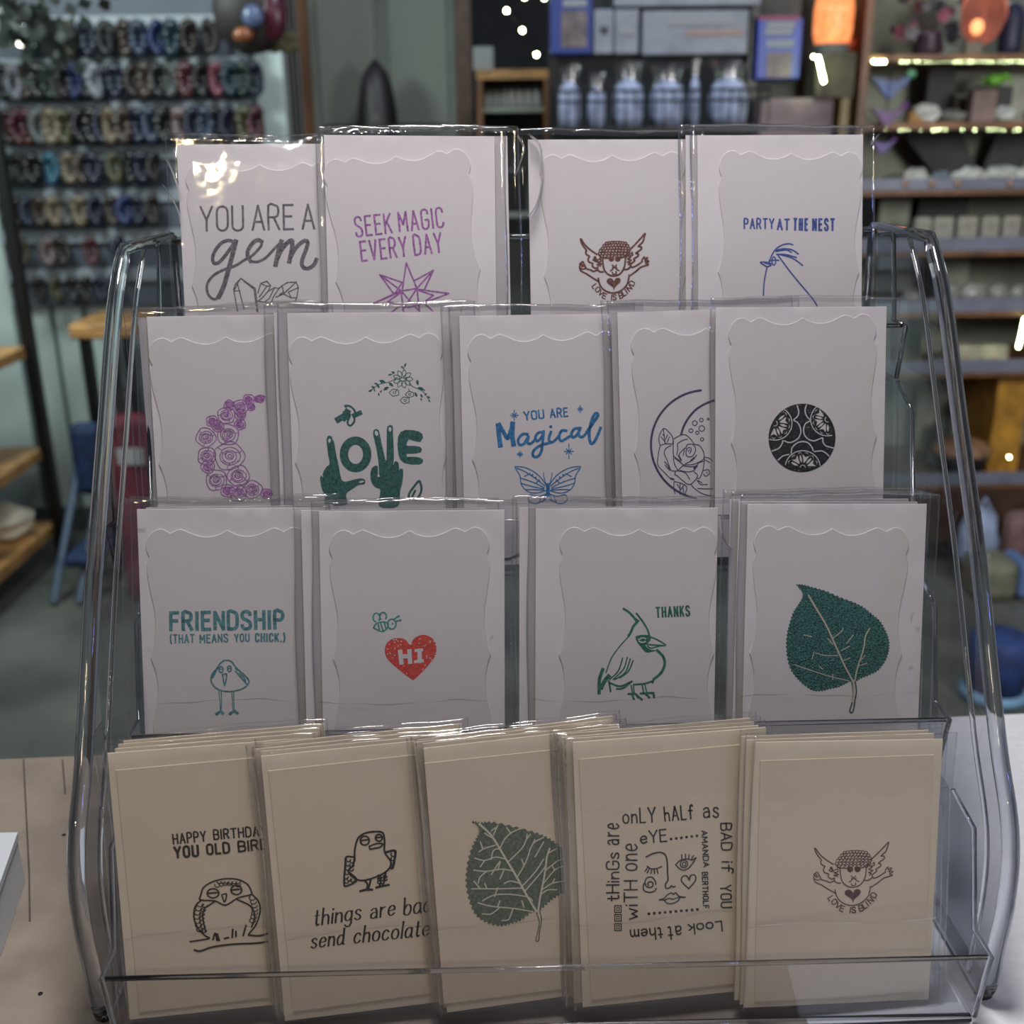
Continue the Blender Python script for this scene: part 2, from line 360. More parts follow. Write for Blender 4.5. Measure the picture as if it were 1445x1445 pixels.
rock('crystal_cluster', Vector((xp - .15, 3.35, zs[2] + .055)), .11, .11, .055, mat('cream_crystal', (214, 208, 186), .5, noise=.2, nscale=20), 'large cream crystal chunk on the lowest left shelf', None, 5, 'rock')
rock('rock', Vector((xp - .22, 3.12, zs[2] + .04)), .05, .04, .04, GROCK, 'grey rock at the front of the lowest left shelf', None, 6)
q = Vector((xp - .34, 3.14, zs[2] + .05)); tag(MB().ball(q, .05).build('glass_ball', mat('ball_grey', (150, 158, 160), .05), origin=q - Vector((0, 0, .05)), smooth=True), 'shiny grey ball at the front of the lowest left shelf', 'ball')
# stool with blue bag, and red bag
s0 = at(104, 465, 3.45); s1 = at(200, 465, 3.45)
r = thing('stool', ((s0.x + s1.x) / 2, 3.5, 0), 'tall stool with yellow pine seat and black legs by the white wall', 'stool')
MB().bbox(s0.x, s1.x, 3.4, 3.7, s0.z - .025, s0.z + .025, .01).build('seat', WOOD, r)
for x_, y_ in ((s0.x + .04, 3.43), (s1.x - .04, 3.43), (s0.x + .04, 3.66), (s1.x - .04, 3.66)):
    MB().box(x_ - .016, x_ + .016, y_ - .016, y_ + .016, 0, s0.z - .025).build('leg', BLACK, r)
q0, q1 = at(110, 690, 3.3), at(150, 640, 3.3)
r = thing('folding_chair', (q0.x + .08, 3.3, 0), 'folded dark blue chair standing by the white wall under the stool', 'chair')
NAVY = mat('navy_cloth', (28, 48, 84), .7, noise=.3, nscale=20); LB = mat('blue_metal', (74, 92, 112), .4)
zc = q0.z
MB().bbox(q0.x, q0.x + .10, 3.27, 3.34, zc - .02, zc + .22, .03).build('backrest', NAVY, r)
MB().bbox(q0.x, q0.x + .10, 3.1, 3.36, zc - .20, zc - .16, .015).build('seat', NAVY, r)
for x_ in (q0.x + .01, q0.x + .09):
    MB().tube([(x_, 3.33, zc + .1), (x_ - .05, 3.08, .012)], .012, 8).build('leg', LB, r)
    MB().tube([(x_, 3.12, zc - .18), (x_ - .02, 3.36, .012)], .012, 8).build('leg', LB, r)
q0 = at(183, 640, 3.15)
r = thing('red_bag', (q0.x, 3.15, 0), 'dark red bag with a white label standing on the floor left of the card display', 'bag')
MB().bbox(q0.x - .05, q0.x + .09, 3.1, 3.2, 0, q0.z + .12, .02).build('body', mat('bag_red', (120, 34, 52), .6, noise=.3, nscale=15), r)
MB().box(q0.x - .02, q0.x + .06, 3.094, 3.1, q0.z - .02, q0.z + .03).build('white_label', mat('label_white', (190, 190, 190), .6), r)
MB().tube([(q0.x - .02, 3.15, q0.z + .11), (q0.x - .015, 3.15, q0.z + .2), (q0.x + .05, 3.15, q0.z + .2), (q0.x + .055, 3.15, q0.z + .11)], .006, 6).build('handle', BLACK, r)

# ---------------------------------------------------------------- middle: dark hooded figure, cabinet, string lights
p0, p1 = at(530, 82, 4.1), at(534, 240, 4.1)
cx = (p0.x + p1.x) / 2; w_ = (at(560, 150, 4.1).x - at(504, 150, 4.1).x) / 2
prof = []
for i in range(21):
    t = i / 20; prof.append((w_ * (1 if t < .7 else max(0, 1 - ((t - .7) / .3) ** 2.2) ** .5) + .003, -.55 + (p0.z - p1.z + .55) * t))
c0 = Vector((cx, 4.12, p1.z))
r = thing('statue', (cx, 4.12, 0), 'tall dark hooded statue standing in front of the grey door', 'statue')
MB().lathe(prof, c0, 20).build('body', mat('statue_black', (26, 24, 28), .5, noise=.4, nscale=10), r, smooth=True)
MB().ball(c0 + Vector((0, -w_ * .75, (p0.z - p1.z) * .45)), w_ * .4, .02, .05).build('face', mat('statue_face', (70, 60, 60), .6), r, smooth=True)
MB().ball(c0 + Vector((0.01, -w_ * .9, .0)), w_ * .35, .015, .05).build('pale_patch', mat('statue_pale', (132, 124, 122), .5), r, smooth=True)
zb = p1.z - .55
MB().bbox(cx - .16, cx + .16, 3.98, 4.26, 0, zb, .01).build('pedestal', DGREY, r)
ca, cb = at(672, 100, 3.9), at(776, 100, 3.9)
r = thing('cabinet', ((ca.x + cb.x) / 2, 4.05, 0), 'open cabinet with pine top behind the middle of the display', 'cabinet')
zt = at(720, 98, 3.9).z
MB().box(ca.x, cb.x, 3.9, 4.25, zt - .03, zt).build('top', WOOD, r)
MB().box(ca.x, cb.x, 4.23, 4.25, 0, zt - .03).build('back', GREYB, r)
MB().box(ca.x, ca.x + .02, 3.9, 4.23, 0, zt - .03).build('side_panel', OAK, r)
MB().box(cb.x - .02, cb.x, 3.9, 4.23, 0, zt - .03).build('side_panel', OAK, r)
zm = at(720, 152, 3.95).z
for z in (zm, zm - .35): MB().box(ca.x + .02, cb.x - .02, 3.92, 4.23, z - .015, z).build('shelf', GREYB, r)
for i in range(7):
    x_ = ca.x + .04 + i * (cb.x - ca.x - .08) / 6; q = Vector((x_, 3.98, zm))
    j = thing('jar', q, 'small jar with dark lid, %s from the left on the cabinet shelf' % ORD[i], 'jar', 'jars in the cabinet')
    MB().lathe([(.014, 0), (.017, .01), (.017, .05), (.013, .06)], q, 12).build('body', mat('jar_grey', (150, 150, 146), .3), j, smooth=True)
    MB().lathe([(.016, .06), (.016, .078), (.012, .082)], q, 12).build('lid', DROCK, j, smooth=True)
q = at(752, 168, 3.93); tag(MB().bbox(ca.x + .05, cb.x - .08, 3.95, 4.15, zm - .35, zm - .2, .01).build('black_box', BLACK, origin=((ca.x + cb.x) / 2, 4.05, zm - .35)), 'black box on the lower shelf of the pine topped cabinet', 'box')
wq = at(682, 86, 3.85); tag(MB().bbox(wq.x - .035, wq.x + .035, 3.93, 4.0, zt, zt + .075, .004).build('white_box', mat('box_white', (140, 144, 142), .6), origin=(wq.x, 3.96, zt)), 'small pale grey box on the left end of the pine cabinet top', 'box')
r = thing('string_light', at(735, 30, 3.3), 'hanging string of small green-white lights in front of the dark wall', 'string light')
LED = mat('led_white', (235, 255, 190), emit=55)
pts = [at(x, y, 3.3) for x, y in ((690, -60), (705, 0 - 10), (715, 15), (737, 43), (757, 77))]
MB().tube(pts, .002, 6).build('wire', BLACK, r)
MB().tube([pts[0], pts[0] + Vector((0, 0, .6))], .002, 6).build('wire', BLACK, r)
for x, y in ((715, 15), (737, 43), (757, 77), (740, -4), (768, -3)): MB().ball(at(x, y, 3.295), .0045, u=8, w=6).build('bulb', LED, r)

# ---------------------------------------------------------------- grid rack with books, boards and bags
Y = 3.2; ra, rb = at(783, 180, Y), at(1066, 180, Y)
r = thing('wire_rack', ((ra.x + rb.x) / 2, Y + .1, 0), 'black wire rack with a basket of plastic bags behind the card display', 'rack')
MB().box(ra.x, rb.x, Y + .12, Y + .14, 0, 2.0).build('back_board', WALLD, r)
for x_ in (ra.x, rb.x): MB().box(x_ - .012, x_ + .012, Y + .08, Y + .12, 0, 2.0).build('upright', BLACK, r)
zf = at(900, 172, Y).z; zr = at(900, 131, Y).z
MB().box(ra.x, rb.x, Y - .14, Y + .12, zf - .03, zf - .015).build('basket_floor', BLACK, r)
for z in (zr, zf + .05): MB().tube([(ra.x, Y - .14, z), (rb.x, Y - .14, z)], .0035, 6).build('basket_rail', BLACK, r)
n = 22
for i in range(n + 1):
    x_ = ra.x + (rb.x - ra.x) * i / n; MB().tube([(x_, Y - .14, zf - .02), (x_, Y - .14, zr)], .002, 5).build('basket_wire', BLACK, r)
BAG = clear_sheet('clear_bag', (.84, .86, .90), .09, .6, .25, .5, 30, 3)
BLUEF = mat('blue_filling', (146, 156, 184), .6, noise=.25, nscale=30)
for i, (px, w_) in enumerate(((803, .034), (842, .028), (887, .046), (942, .054), (980, .016), (1028, .058))):
    p = at(px, 130, Y - .03); hz = (.115, .10, .12, .115, .125, .12)[i]
    q = Vector((p.x, Y - .03, zf - .014))
    b_ = thing('gift_bag', q, 'clear bag of blue-grey filling, %s from the left in the wire basket' % ORD[i], 'bag', 'bags in the wire basket')
    MB().lathe([(w_ * .8, .002), (w_ * .95, .03), (w_ * .97, hz * .6), (w_ * .85, hz * .85), (w_ * .5, hz), (w_ * .3, hz * 1.06)], q, 14).build('filling', BLUEF, b_, smooth=True)
    rr = random.Random(i); top = MB(); k = 16; va = []
    for lev, (rad, h) in enumerate(((w_ * .97, .0), (w_ * 1.0, hz * .75), (w_ * .7, hz * 1.1), (w_ * .98, hz * 1.42))):
        for j in range(k): va.append(q + Vector((rad * cos(2 * pi * j / k) * (1 + .12 * lev * (rr.random() - .5)), rad * .6 * sin(2 * pi * j / k), h + .012 * (lev == 3) * (rr.random() - .5))))
    top.add(va, [(l * k + j, l * k + (j + 1) % k, (l + 1) * k + (j + 1) % k, (l + 1) * k + j) for l in range(3) for j in range(k)]); top.build('wrapper', BAG, b_, smooth=True)
CARDW = mat('pale_card', (124, 129, 140), .6, noise=.1, nscale=20)
def wall_card(name, x0, y0, x1, y1, m, label, cat, group=None, dots=()):
    a_, b2 = at(x0, y0, Y), at(x1, y1, Y)
    o = thing(name, ((a_.x + b2.x) / 2, Y + .08, b2.z), label, cat, group)
    MB().bbox(a_.x, b2.x, Y + .05, Y + .12, b2.z, a_.z, .004).build('body', m, o)
    for (dx0, dy0, dx1, dy1, dm, nm) in dots:
        c_, d2 = at(dx0, dy0, Y), at(dx1, dy1, Y); MB().box(c_.x, d2.x, Y + .047, Y + .05, d2.z, c_.z).build(nm, dm, o)
    return o
DOT = mat('ink_dark', (40, 40, 46), .6); TXT = mat('ink_faint', (128, 130, 136), .6); COP = mat('faded_rose', (140, 118, 110), .6)
wall_card('boxed_set', 841, 10, 868, 74, CARDW, 'pale boxed set with a black dot, left of the pale boards on the rack', 'box', None, ((850, 35, 860, 45, DOT, 'black_dot'),))
wall_card('boxed_set', 871, 10, 904, 74, CARDW, 'plain pale boxed set between the dotted box and the wide board', 'box', None, ((876, 34, 898, 46, TXT, 'faint_print'),))
wall_card('charm_card', 911, 12, 1060, 74, CARDW, 'wide pale board of small charms on the wire rack', 'board', None, ((946, 18, 1040, 32, TXT, 'print_row'), (974, 40, 1054, 47, COP, 'print_row')))
wall_card('charm_card', 870, -40, 1080, 4, CARDW, 'pale board at the top edge above the wide charm board', 'board')
BLU = mat('book_blue', (34, 62, 150), .45, noise=.15, nscale=10); GRYP = mat('book_picture', (96, 86, 88), .5, noise=.4, nscale=25); REDB = mat('book_red', (120, 40, 74), .5)
wall_card('blue_booklet', 778, -30, 838, 74, mat('book_blue_dark', (30, 50, 118), .45), 'blue packet with a brown picture, left end of the wire rack', 'booklet', None, ((794, 12, 830, 64, GRYP, 'picture'), (796, -4, 830, 6, TXT, 'title')))
bo = wall_card('blue_booklet', 1077, 22, 1135, 110, BLU, 'bright blue booklet with red top edge, right of the pale boards', 'booklet', None, ((1077, 20, 1135, 25, REDB, 'red_edge'), (1088, 28, 1128, 36, TXT, 'title'), (1086, 38, 1124, 46, TXT, 'title'), (1088, 54, 1126, 64, CARDW, 'subtitle'), (1089, 72, 1122, 108, GRYP, 'picture')))
# post and board behind the bright blue booklet
x0, x1 = at(1076, 100, Y).x, at(1182, 100, Y).x
pz = at(1120, 138, Y).z
r = thing('stone_plinth', ((x0 + x1) / 2, Y + .1, 0), 'mauve-grey plinth with a dark stain right of the wire rack', 'plinth')
MB().bbox(x0, x1, Y, Y + .3, 0, pz, .012).build('block', mat('mauve_stone', (128, 112, 116), .8, noise=.35, nscale=7), r)
struct(MB().box(x0 + .01, x1 + .05, Y + .30, Y + .34, 0, 2.4).build('wall_middle', mat('dim_olive', (58, 56, 50), .8, noise=.3, nscale=5)))
bk = MB().box(x0 + .005, x0 + .13, Y + .121, Y + .14, pz, 1.9)
tag(bk.build('dark_post', DGREY, origin=(x0 + .08, Y + .13, pz)), 'dark board standing on the mauve plinth behind the blue booklet', 'board')
# glowing salt lamp on its pedestal
p = at(1176, 30, 3.25)
lz = at(1176, 66, 3.25).z
lx0, lx1 = at(1151, 66, 3.25).x, at(1205, 66, 3.25).x
r = thing('salt_lamp', (p.x, 3.25, lz), 'glowing orange salt lamp at the top right beside the tall cabinet', 'lamp')
LG = bpy.data.materials.new('salt_glow'); LG.use_nodes = True; nt = LG.node_tree; b_ = nt.nodes['Principled BSDF']
b_.inputs['Base Color'].default_value = lin((230, 120, 70))
nz = nt.nodes.new('ShaderNodeTexNoise'); nz.inputs['Scale'].default_value = 9
rp = nt.nodes.new('ShaderNodeValToRGB'); rp.color_ramp.elements[0].position = .35; rp.color_ramp.elements[1].position = .75
rp.color_ramp.elements[0].color = lin((255, 120, 50)); rp.color_ramp.elements[1].color = lin((255, 190, 130))
nt.links.new(nz.outputs[0], rp.inputs[0]); nt.links.new(rp.outputs[0], b_.inputs['Emission Color']); b_.inputs['Emission Strength'].default_value = .95
hw = (lx1 - lx0) / 2
MB().lathe([(hw * .85, .0), (hw * .98, .03), (hw * 1.0, .09), (hw * .85, .15), (hw * .55, .2), (hw * .2, .22)], (p.x, 3.25, lz + .004), 18).build('crystal', LG, r, smooth=True)
MB().lathe([(hw * .9, -.02), (hw * .9, .006)], (p.x, 3.25, lz), 18).build('base', DGREY, r)
MB().box(p.x - hw, p.x + hw, 3.19, 3.31, pz, lz - .02).build('stand', mat('stand_olive', (66, 60, 46), .7, noise=.3), r)
q = at(1162, 92, 3.14)
r = thing('string_light', q, 'short bright vertical string of lights below the glowing lamp', 'string light')
for i in range(9): MB().ball(at(1155 + i * .9, 82 + i * 4, 3.14), .0045, u=8, w=6).build('bulb', LED, r)
MB().ball(at(1148, 80, 3.14), .003, u=8, w=6).build('bulb', LED, r)
MB().tube([at(1154, 68, 3.145), at(1163, 124, 3.145), at(1163, 140, 3.145)], .002, 6).build('wire', BLACK, r)
# ================================================================ THE TALL CABINET ON THE RIGHT
Y = 3.28; YB = 3.74
cx0 = at(1226, 100, Y).x; cx1 = cx0 + 1.0
cab = thing('shelf_cabinet', (cx0 + .4, 3.2, 0), 'tall brown wooden cabinet of lit shelves along the right side', 'cabinet')
MB().box(cx0 - .022, cx0, Y, YB, 0, 2.1).build('side_panel', OAK, cab)
MB().box(cx1, cx1 + .022, Y, YB, 0, 2.1).build('side_panel', OAK, cab)
MB().box(cx0, cx1, YB, YB + .02, 0, 2.1).build('back_panel', GREYB, cab)
SH = {}
def shelf(n, py, band=True):
    zt = at(1360, py, Y).z; SH[n] = zt
    MB().box(cx0, cx1, Y + .004, YB, zt - .022, zt).build('shelf', SHELFW, cab)
    if band: MB().box(cx0, cx1, Y - .006, Y + .004, zt - .006, zt + .034 if n != 3 else zt + .026).build('price_strip', LIP, cab)
shelf(1, 76, False); shelf(2, 172, False); shelf(3, 264); shelf(4, 351); shelf(5, 437); shelf(6, 523); shelf(7, 681)
MB().box(cx0, cx1, Y + .004, Y + .02, .08, SH[7] - .022).build('base_panel', mat('base_brown', (66, 44, 34), .5, noise=.3, nscale=10), cab)
MB().box(cx0, cx1, Y + .06, YB, 0, .08).build('plinth', BLACK, cab)
g0, g1 = at(1186, 120, Y + .06).x, at(1222, 120, Y + .06).x
tag(MB().bbox(g0, cx0 - .024, Y + .05, Y + .13, 0, at(1205, 72, Y + .06).z, .006).build('gold_post', mat('gold_olive', (122, 104, 52), .45, noise=.35, nscale=9, stretch=(1, 1, .3)), origin=((g0 + cx0) / 2, Y + .09, 0)), 'gold-olive post standing against the left side of the tall cabinet', 'post')
g0 = at(1424, 590, Y).x
MB().box(g0, g0 + .10, Y + .1, YB, SH[7], SH[6] - .022).build('divider', mat('amber_board', (176, 128, 46), .5, noise=.2), cab)
rock('agate', Vector((at(1202, 60, Y + .09).x, Y + .09, at(1205, 72, Y + .06).z + .022)), .034, .03, .022, mat('red_agate', (190, 72, 44), .4), 'small bright red-orange stone on top of the gold-olive post', None, 4)
# light strings
for nm, py, lab in ((1, 87, 'string of small lights under the top shelf of the tall cabinet'), (2, 183, 'string of small lights under the second shelf of the tall cabinet')):
    r = thing('string_light', at(1340, py, Y), lab, 'string light')
    rr = random.Random(nm); k = 0
    MB().tube([at(1228, py + 1, Y + .004), at(1470, py - 1, Y + .004)], .002, 5).build('wire', BLACK, r)
    xs = [1233, 1236, 1240, 1244, 1248] + [1272 + 7.2 * i for i in range(10)] + [1347 + 7.2 * i for i in range(16)] if nm == 1 else [1250, 1270, 1275, 1281, 1300, 1317, 1321, 1326, 1331, 1335, 1358, 1376, 1393, 1397, 1401, 1407, 1415, 1432, 1437, 1452]
    for x in xs:
        s_ = .0030 if x < 1249 and nm == 1 else rr.choice((.0005, .0007, .0009, .0012))
        MB().ball(at(x, py + rr.uniform(-.6, .6), Y - .002), s_, u=8, w=6).build('bulb', LED, r)
r = thing('light_strip', at(1441, 470, Y), 'bright slanting light strip at the right edge beside the sixth shelf', 'string light')
for i in range(9): MB().ball(at(1446 - 1.1 * i, 450 + 4.9 * i, Y - .01), .0035, u=8, w=6).build('bulb', LED, r)
MB().tube([at(1447, 445, Y - .004), at(1436, 492, Y - .004)], .003, 6).build('backing', BLACK, r)
# stock on the shelves: position by photo column, resting on the shelf
def on(n, px, w, h, d, depth=.12):
    p = at(px, 300, Y + depth); return Vector((p.x, Y + depth, SH[n]))
PX = (ROT.transposed() @ (at(1360, 300, Y + .1) - CAM_POS)).z * -1 / FPX
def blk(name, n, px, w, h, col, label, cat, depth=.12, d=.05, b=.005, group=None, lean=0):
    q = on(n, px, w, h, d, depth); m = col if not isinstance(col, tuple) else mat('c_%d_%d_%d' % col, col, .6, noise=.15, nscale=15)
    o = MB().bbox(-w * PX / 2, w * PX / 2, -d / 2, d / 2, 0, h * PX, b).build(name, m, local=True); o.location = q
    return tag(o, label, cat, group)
def rk(name, n, px, w, h, m, label, cat='rock', depth=.1, seed=1, group=None, jit=.2):
    q = on(n, px, w, h, 0, depth); o = MB().ball((0, 0, h * PX / 2), w * PX / 2, w * PX * .35, h * PX / 2, 12, 8, jit, seed).build(name, m, local=True, smooth=jit < .12); o.location = q
    return tag(o, label, cat, group)
# top shelf
fl = on(1, 1285, 90, 80, .1, .15)
r = thing('flower_arrangement', fl, 'dark arrangement of maroon and pink flowers on the top cabinet shelf', 'flowers')
MB().lathe([(.03, 0), (.045, .02), (.035, .06), (.04, .07)], fl, 16).build('vase', mat('vase_plum', (62, 44, 58), .4), r, smooth=True)
rr = random.Random(40); PET = [mat('petal_maroon', (110, 52, 64), .7), mat('petal_pink', (160, 90, 106), .7), mat('petal_dark', (40, 38, 52), .7), mat('petal_grey', (124, 118, 122), .7)]
for i in range(34):
    q = fl + Vector((rr.uniform(-.10, .09), rr.uniform(-.03, .05), .05 + rr.random() * .19)); m = MB(); s_ = rr.uniform(.012, .026)
    for j in range(6):
        t_ = j * pi / 3; m.add([q, q + Vector((s_ * cos(t_ - .4) * .7, -.006, s_ * sin(t_ - .4) * .7)), q + Vector((s_ * cos(t_), -.012, s_ * sin(t_))), q + Vector((s_ * cos(t_ + .4) * .7, -.006, s_ * sin(t_ + .4) * .7)), q + Vector((0, .01, 0))], [(0, 1, 2, 3), (4, 3, 2, 1), (0, 3, 4), (0, 4, 1)])
    m.build('flower_head', PET[i * 7 % 4], r)
sm_ = MB()
for i in range(9): sm_.tube([fl + Vector((0, 0, .06)), fl + Vector((-.08 + .02 * i, .01, .16))], .002, 5)
sm_.build('stems', mat('stem_brown', (60, 48, 40), .8), r)
q = on(1, 1356, 0, 0, 0, .06)
r = thing('shell_lamp', q, 'round coral-pink ribbed fan lamp glowing on the top cabinet shelf', 'lamp')
cz = q + Vector((0, 0, .115)); fm = MB(); k = 40
ring = [cz + Vector((.066 * cos(2 * pi * j / k) * (1 + .05 * cos(3 * 2 * pi * j / k)), 0, .088 * sin(2 * pi * j / k))) for j in range(k)]
fm.prism([p_ + Vector((0, .008, 0)) for p_ in ring], (0, .008, 0)); 
FG = mat('fan_glow', (206, 112, 86), .6, emit=.28); fm.build('fan', FG, r)
sp = MB()
for j in range(8): sp.tube([cz + Vector((.066 * s_ * cos(a_), .004, -.012 + .08 * s_ * sin(a_))) for a_ in [2 * pi * i / 28 for i in range(28)] for s_ in ((j + 1) / 8.6,)], .0022, 5, closed=True)
sp.build('rib', mat('rib_brown', (104, 56, 48), .6), r)
MB().ball(cz + Vector((-.02, -.004, -.04)), .02, .012, .022).build('bulb', mat('bulb_orange', (255, 170, 110), .5, emit=1.3), r, smooth=True)
MB().bbox(q.x - .05, q.x - .002, q.y - .02, q.y + .02, q.z, q.z + .035, .004).build('stand', mat('stand_grey', (118, 112, 96), .7), r)
q = on(1, 1394, 0, 0, 0, .13)
tag(MB().lathe([(.03, 0), (.034, .03), (.034, .11), (.026, .13), (.012, .145)], (0, 0, 0), 18).build('navy_bottle', mat('navy_glaze', (42, 46, 72), .5), local=True, smooth=True), 'navy blue bottle right of the round coral lamp', 'bottle').location = q
blk('pale_panel', 1, 1396, 34, 74, (178, 178, 176), 'pale panel in place of the white backlight behind the navy bottle', 'card', .24, .01)  # plain pale colour stands in for a glowing backlight
fr = on(1, 1440, 0, 0, 0, .1)
r = thing('picture_frame', fr, 'tan picture frame with a dark print at the right end of the top cabinet shelf', 'picture frame')
w_, h_ = .05, .22
for a_, b2, c_, d2 in ((-w_, -w_ + .014, 0, h_), (w_, w_ + .014, 0, h_)): MB().box(fr.x + a_, fr.x + b2, fr.y, fr.y + .02, fr.z + c_, fr.z + d2).build('frame_side', mat('frame_tan', (148, 118, 84), .5), r)
MB().box(fr.x - w_ + .014, fr.x + w_, fr.y, fr.y + .02, fr.z, fr.z + .016).build('frame_bottom', mat('frame_tan', (148, 118, 84), .5), r)
MB().box(fr.x - w_ + .014, fr.x + w_, fr.y + .008, fr.y + .012, fr.z + .016, fr.z + h_).build('print', mat('print_dark', (72, 76, 72), .6, noise=.5, nscale=14), r)
# second shelf
def bird(px, py, w, m, m2, label, Yd):
    p = at(px, py, Yd); k = w * PX
    r = thing('wing_ornament', p, label, 'ornament')
    MB().prism([p + Vector((k * a, 0, k * b)) for a, b in ((-.52, .16), (-.2, .12), (.05, .06), (.3, .12), (.55, .26), (.38, -.02), (.16, -.2), (.05, -.36), (-.12, -.3), (-.34, -.02))], (0, .02, 0)).build('wings', m, r)
    MB().ball(p + Vector((k * .5, .005, k * .22)), k * .12, k * .1, k * .1).build('head', m2, r, smooth=True)
    MB().tube([p + Vector((0, .01, 0)), Vector((p.x, p.y + .01, at(px, 66, Yd).z))], .0012, 5).build('thread', BLACK, r)
bird(1258, 118, 52, mat('wing_blue', (28, 66, 122), .4, noise=.35, nscale=20), mat('wing_green', (88, 150, 110), .4), 'hanging blue winged ornament with a green tip, left side of the second shelf', Y - .03)
bird(1254, 160, 44, mat('wing_purple', (72, 30, 92), .4, noise=.3, nscale=20), mat('wing_violet', (94, 50, 110), .4), 'hanging purple winged ornament below the blue one', Y - .05)
bird(1246, 205, 30, mat('wing_indigo', (70, 48, 120), .4), mat('wing_violet', (94, 50, 110), .4), 'small hanging indigo ornament at the left end of the third shelf', Y - .03)
blk('agate_slice', 2, 1279, 24, 14, (166, 122, 62), 'orange agate piece right under the blue winged ornament', 'rock', .05, .03).location += Vector((0, 0, 0))
blk('slate_board', 2, 1308, 40, 78, DGREY, 'dark slate board leaning at the back of the second shelf', 'board', .3, .012)
r_ = blk('framed_print', 2, 1346, 38, 40, (150, 146, 136), 'pale framed dark print in the middle of the second shelf', 'picture frame', .26, .02)
o = MB().box(-.028, .028, -.012, -.0101, .014, .072).build('print', mat('print_black', (44, 46, 54), .6), local=True); o.parent = r_; r_.location += Vector((0, 0, 0))
blk('display_box', 2, 1366, 34, 42, (132, 110, 108), 'box with a pink top edge in front of the framed print', 'box', .12, .05)
o = thing('frog_figure', on(2, 1380, 0, 0, 0, .2), 'small bright green frog figure standing on a dark riser of the second shelf', 'figure')
q = Vector(o.location); FR = mat('frog_green', (120, 190, 70), .4, noise=.3, nscale=40)
q.z += .105
MB().bbox(q.x - .05, q.x + .05, q.y - .03, q.y + .03, q.z - .105, q.z - .0, .004).build('riser', DGREY, o)
MB().ball(q + Vector((0, 0, .018)), .03, .022, .018).build('body', FR, o, smooth=True)
MB().ball(q + Vector((.028, -.008, .026)), .014, .012, .012).build('head', FR, o, smooth=True)
for sx in (-1, 1): MB().tube([q + Vector((sx * .02, -.018, .014)), q + Vector((sx * .04, -.022, .022)), q + Vector((sx * .045, -.024, .003))], .004, 6).build('leg', FR, o, smooth=True)
blk('pale_backing', 2, 1422, 76, 66, (186, 190, 178), 'white sheet painted for the lit backing at the right of the second shelf', 'board', .36, .01)  # lit stretch of the shelf backing put in as a white sheet
for i, (px, w, h, m, l) in enumerate(((1292, 36, 24, WROCK, 'white crystal left of the middle on the second cabinet shelf'), (1297, 20, 16, TROCK, 'tan stone in front of the white crystal on the second shelf'), (1328, 36, 16, GROCK, 'low grey rock in the middle of the second shelf'), (1400, 34, 20, WROCK, 'white crystal right of the pink topped box'), (1438, 26, 16, GROCK, 'grey rock at the right end of the second shelf'))):
    rk('rock', 2, px, w, h, m, l, depth=.05 + .05 * (i % 2), seed=20 + i)
# third shelf
def slant(px0, px1, px2, px3, n, d, label):
    b0, b1, t0, t1 = (at(p_, 250, Y + d).x for p_ in (px0, px1, px2, px3)); z0, z1 = SH[n], SH[n] + .15
    tag(MB().prism([(b0, Y + d, z0), (b1, Y + d, z0), (t1, Y + d, z1), (t0, Y + d, z1)], (0, .015, 0)).build('slate_board', DGREY, origin=((b0 + b1) / 2, Y + d, z0)), label, 'board')
slant(1330, 1390, 1270, 1350, 3, .30, 'slanted dark slate board leaning in the middle of the third shelf')
slant(1380, 1440, 1400, 1450, 3, .33, 'slanted dark slate board leaning at the right of the third shelf')
for i, (px, w, h, m, l) in enumerate(((1256, 26, 18, GROCK, 'grey rock at the left end of the third shelf'), (1287, 42, 24, WROCK, 'white crystal slab, first from the left on the third shelf'), (1320, 26, 20, mat('blue_grey_rock', (112, 126, 138), .5, noise=.2), 'blue-grey stone between the two white crystals on the third shelf'), (1362, 44, 24, WROCK, 'white crystal slab right of the blue-grey stone'), (1404, 46, 26, WROCK, 'long white crystal slab on the right of the third shelf'), (1440, 30, 24, WROCK, 'white crystal at the right end of the third shelf'))):
    rk('crystal', 3, px, w, h, m, l, depth=.08, seed=40 + i, jit=.25)
for i, px in enumerate((1278, 1315, 1352, 1425)):
    q = at(px, 259, Y - .012); tag(MB().ball(q, .009, .006, .009, 12, 8).build('brass_knob', mat('brass', (170, 130, 100), .3, metal=.6), origin=q, smooth=True), 'small copper coloured bead on the third shelf strip, %s from the left' % ORD[i], 'bead', 'copper beads on the third strip')
# fourth shelf: pale upright boxes
for i, (px, w) in enumerate(((1302, 24), (1331, 29), (1365, 29), (1397, 26), (1427, 26), (1458, 26))):
    blk('crystal_tower', 4, px, w, 42, mat('pale_stone', (158, 156, 146), .35, noise=.2, nscale=20), 'pale upright stone block, %s from the left on the fourth shelf' % ORD[i], 'stone block', .06, .05, .012, 'pale stone blocks on the fourth shelf')
blk('pale_panel', 4, 1262, 46, 62, (140, 148, 132), 'pale green card standing at the left end of the fourth shelf', 'card', .25, .01)
blk('slate_board', 4, 1330, 76, 70, DGREY, 'dark slate board behind the pale stone blocks', 'board', .33, .01)
# fifth shelf
for i, (px, w, h) in enumerate(((1300, 30, 26), (1352, 34, 34), (1388, 42, 34), (1424, 30, 32), (1452, 26, 30))):
    rk('polished_stone', 5, px, w, h, mat('grey_quartz', (142, 144, 138), .2, noise=.25, nscale=30), 'polished grey stone, %s from the left on the fifth shelf' % ORD[i], 'stone', .07, 60 + i, 'polished stones on the fifth shelf', .1)
blk('pale_panel', 5, 1354, 50, 64, (138, 144, 130), 'pale green card leaning behind the polished stones', 'card', .28, .01)
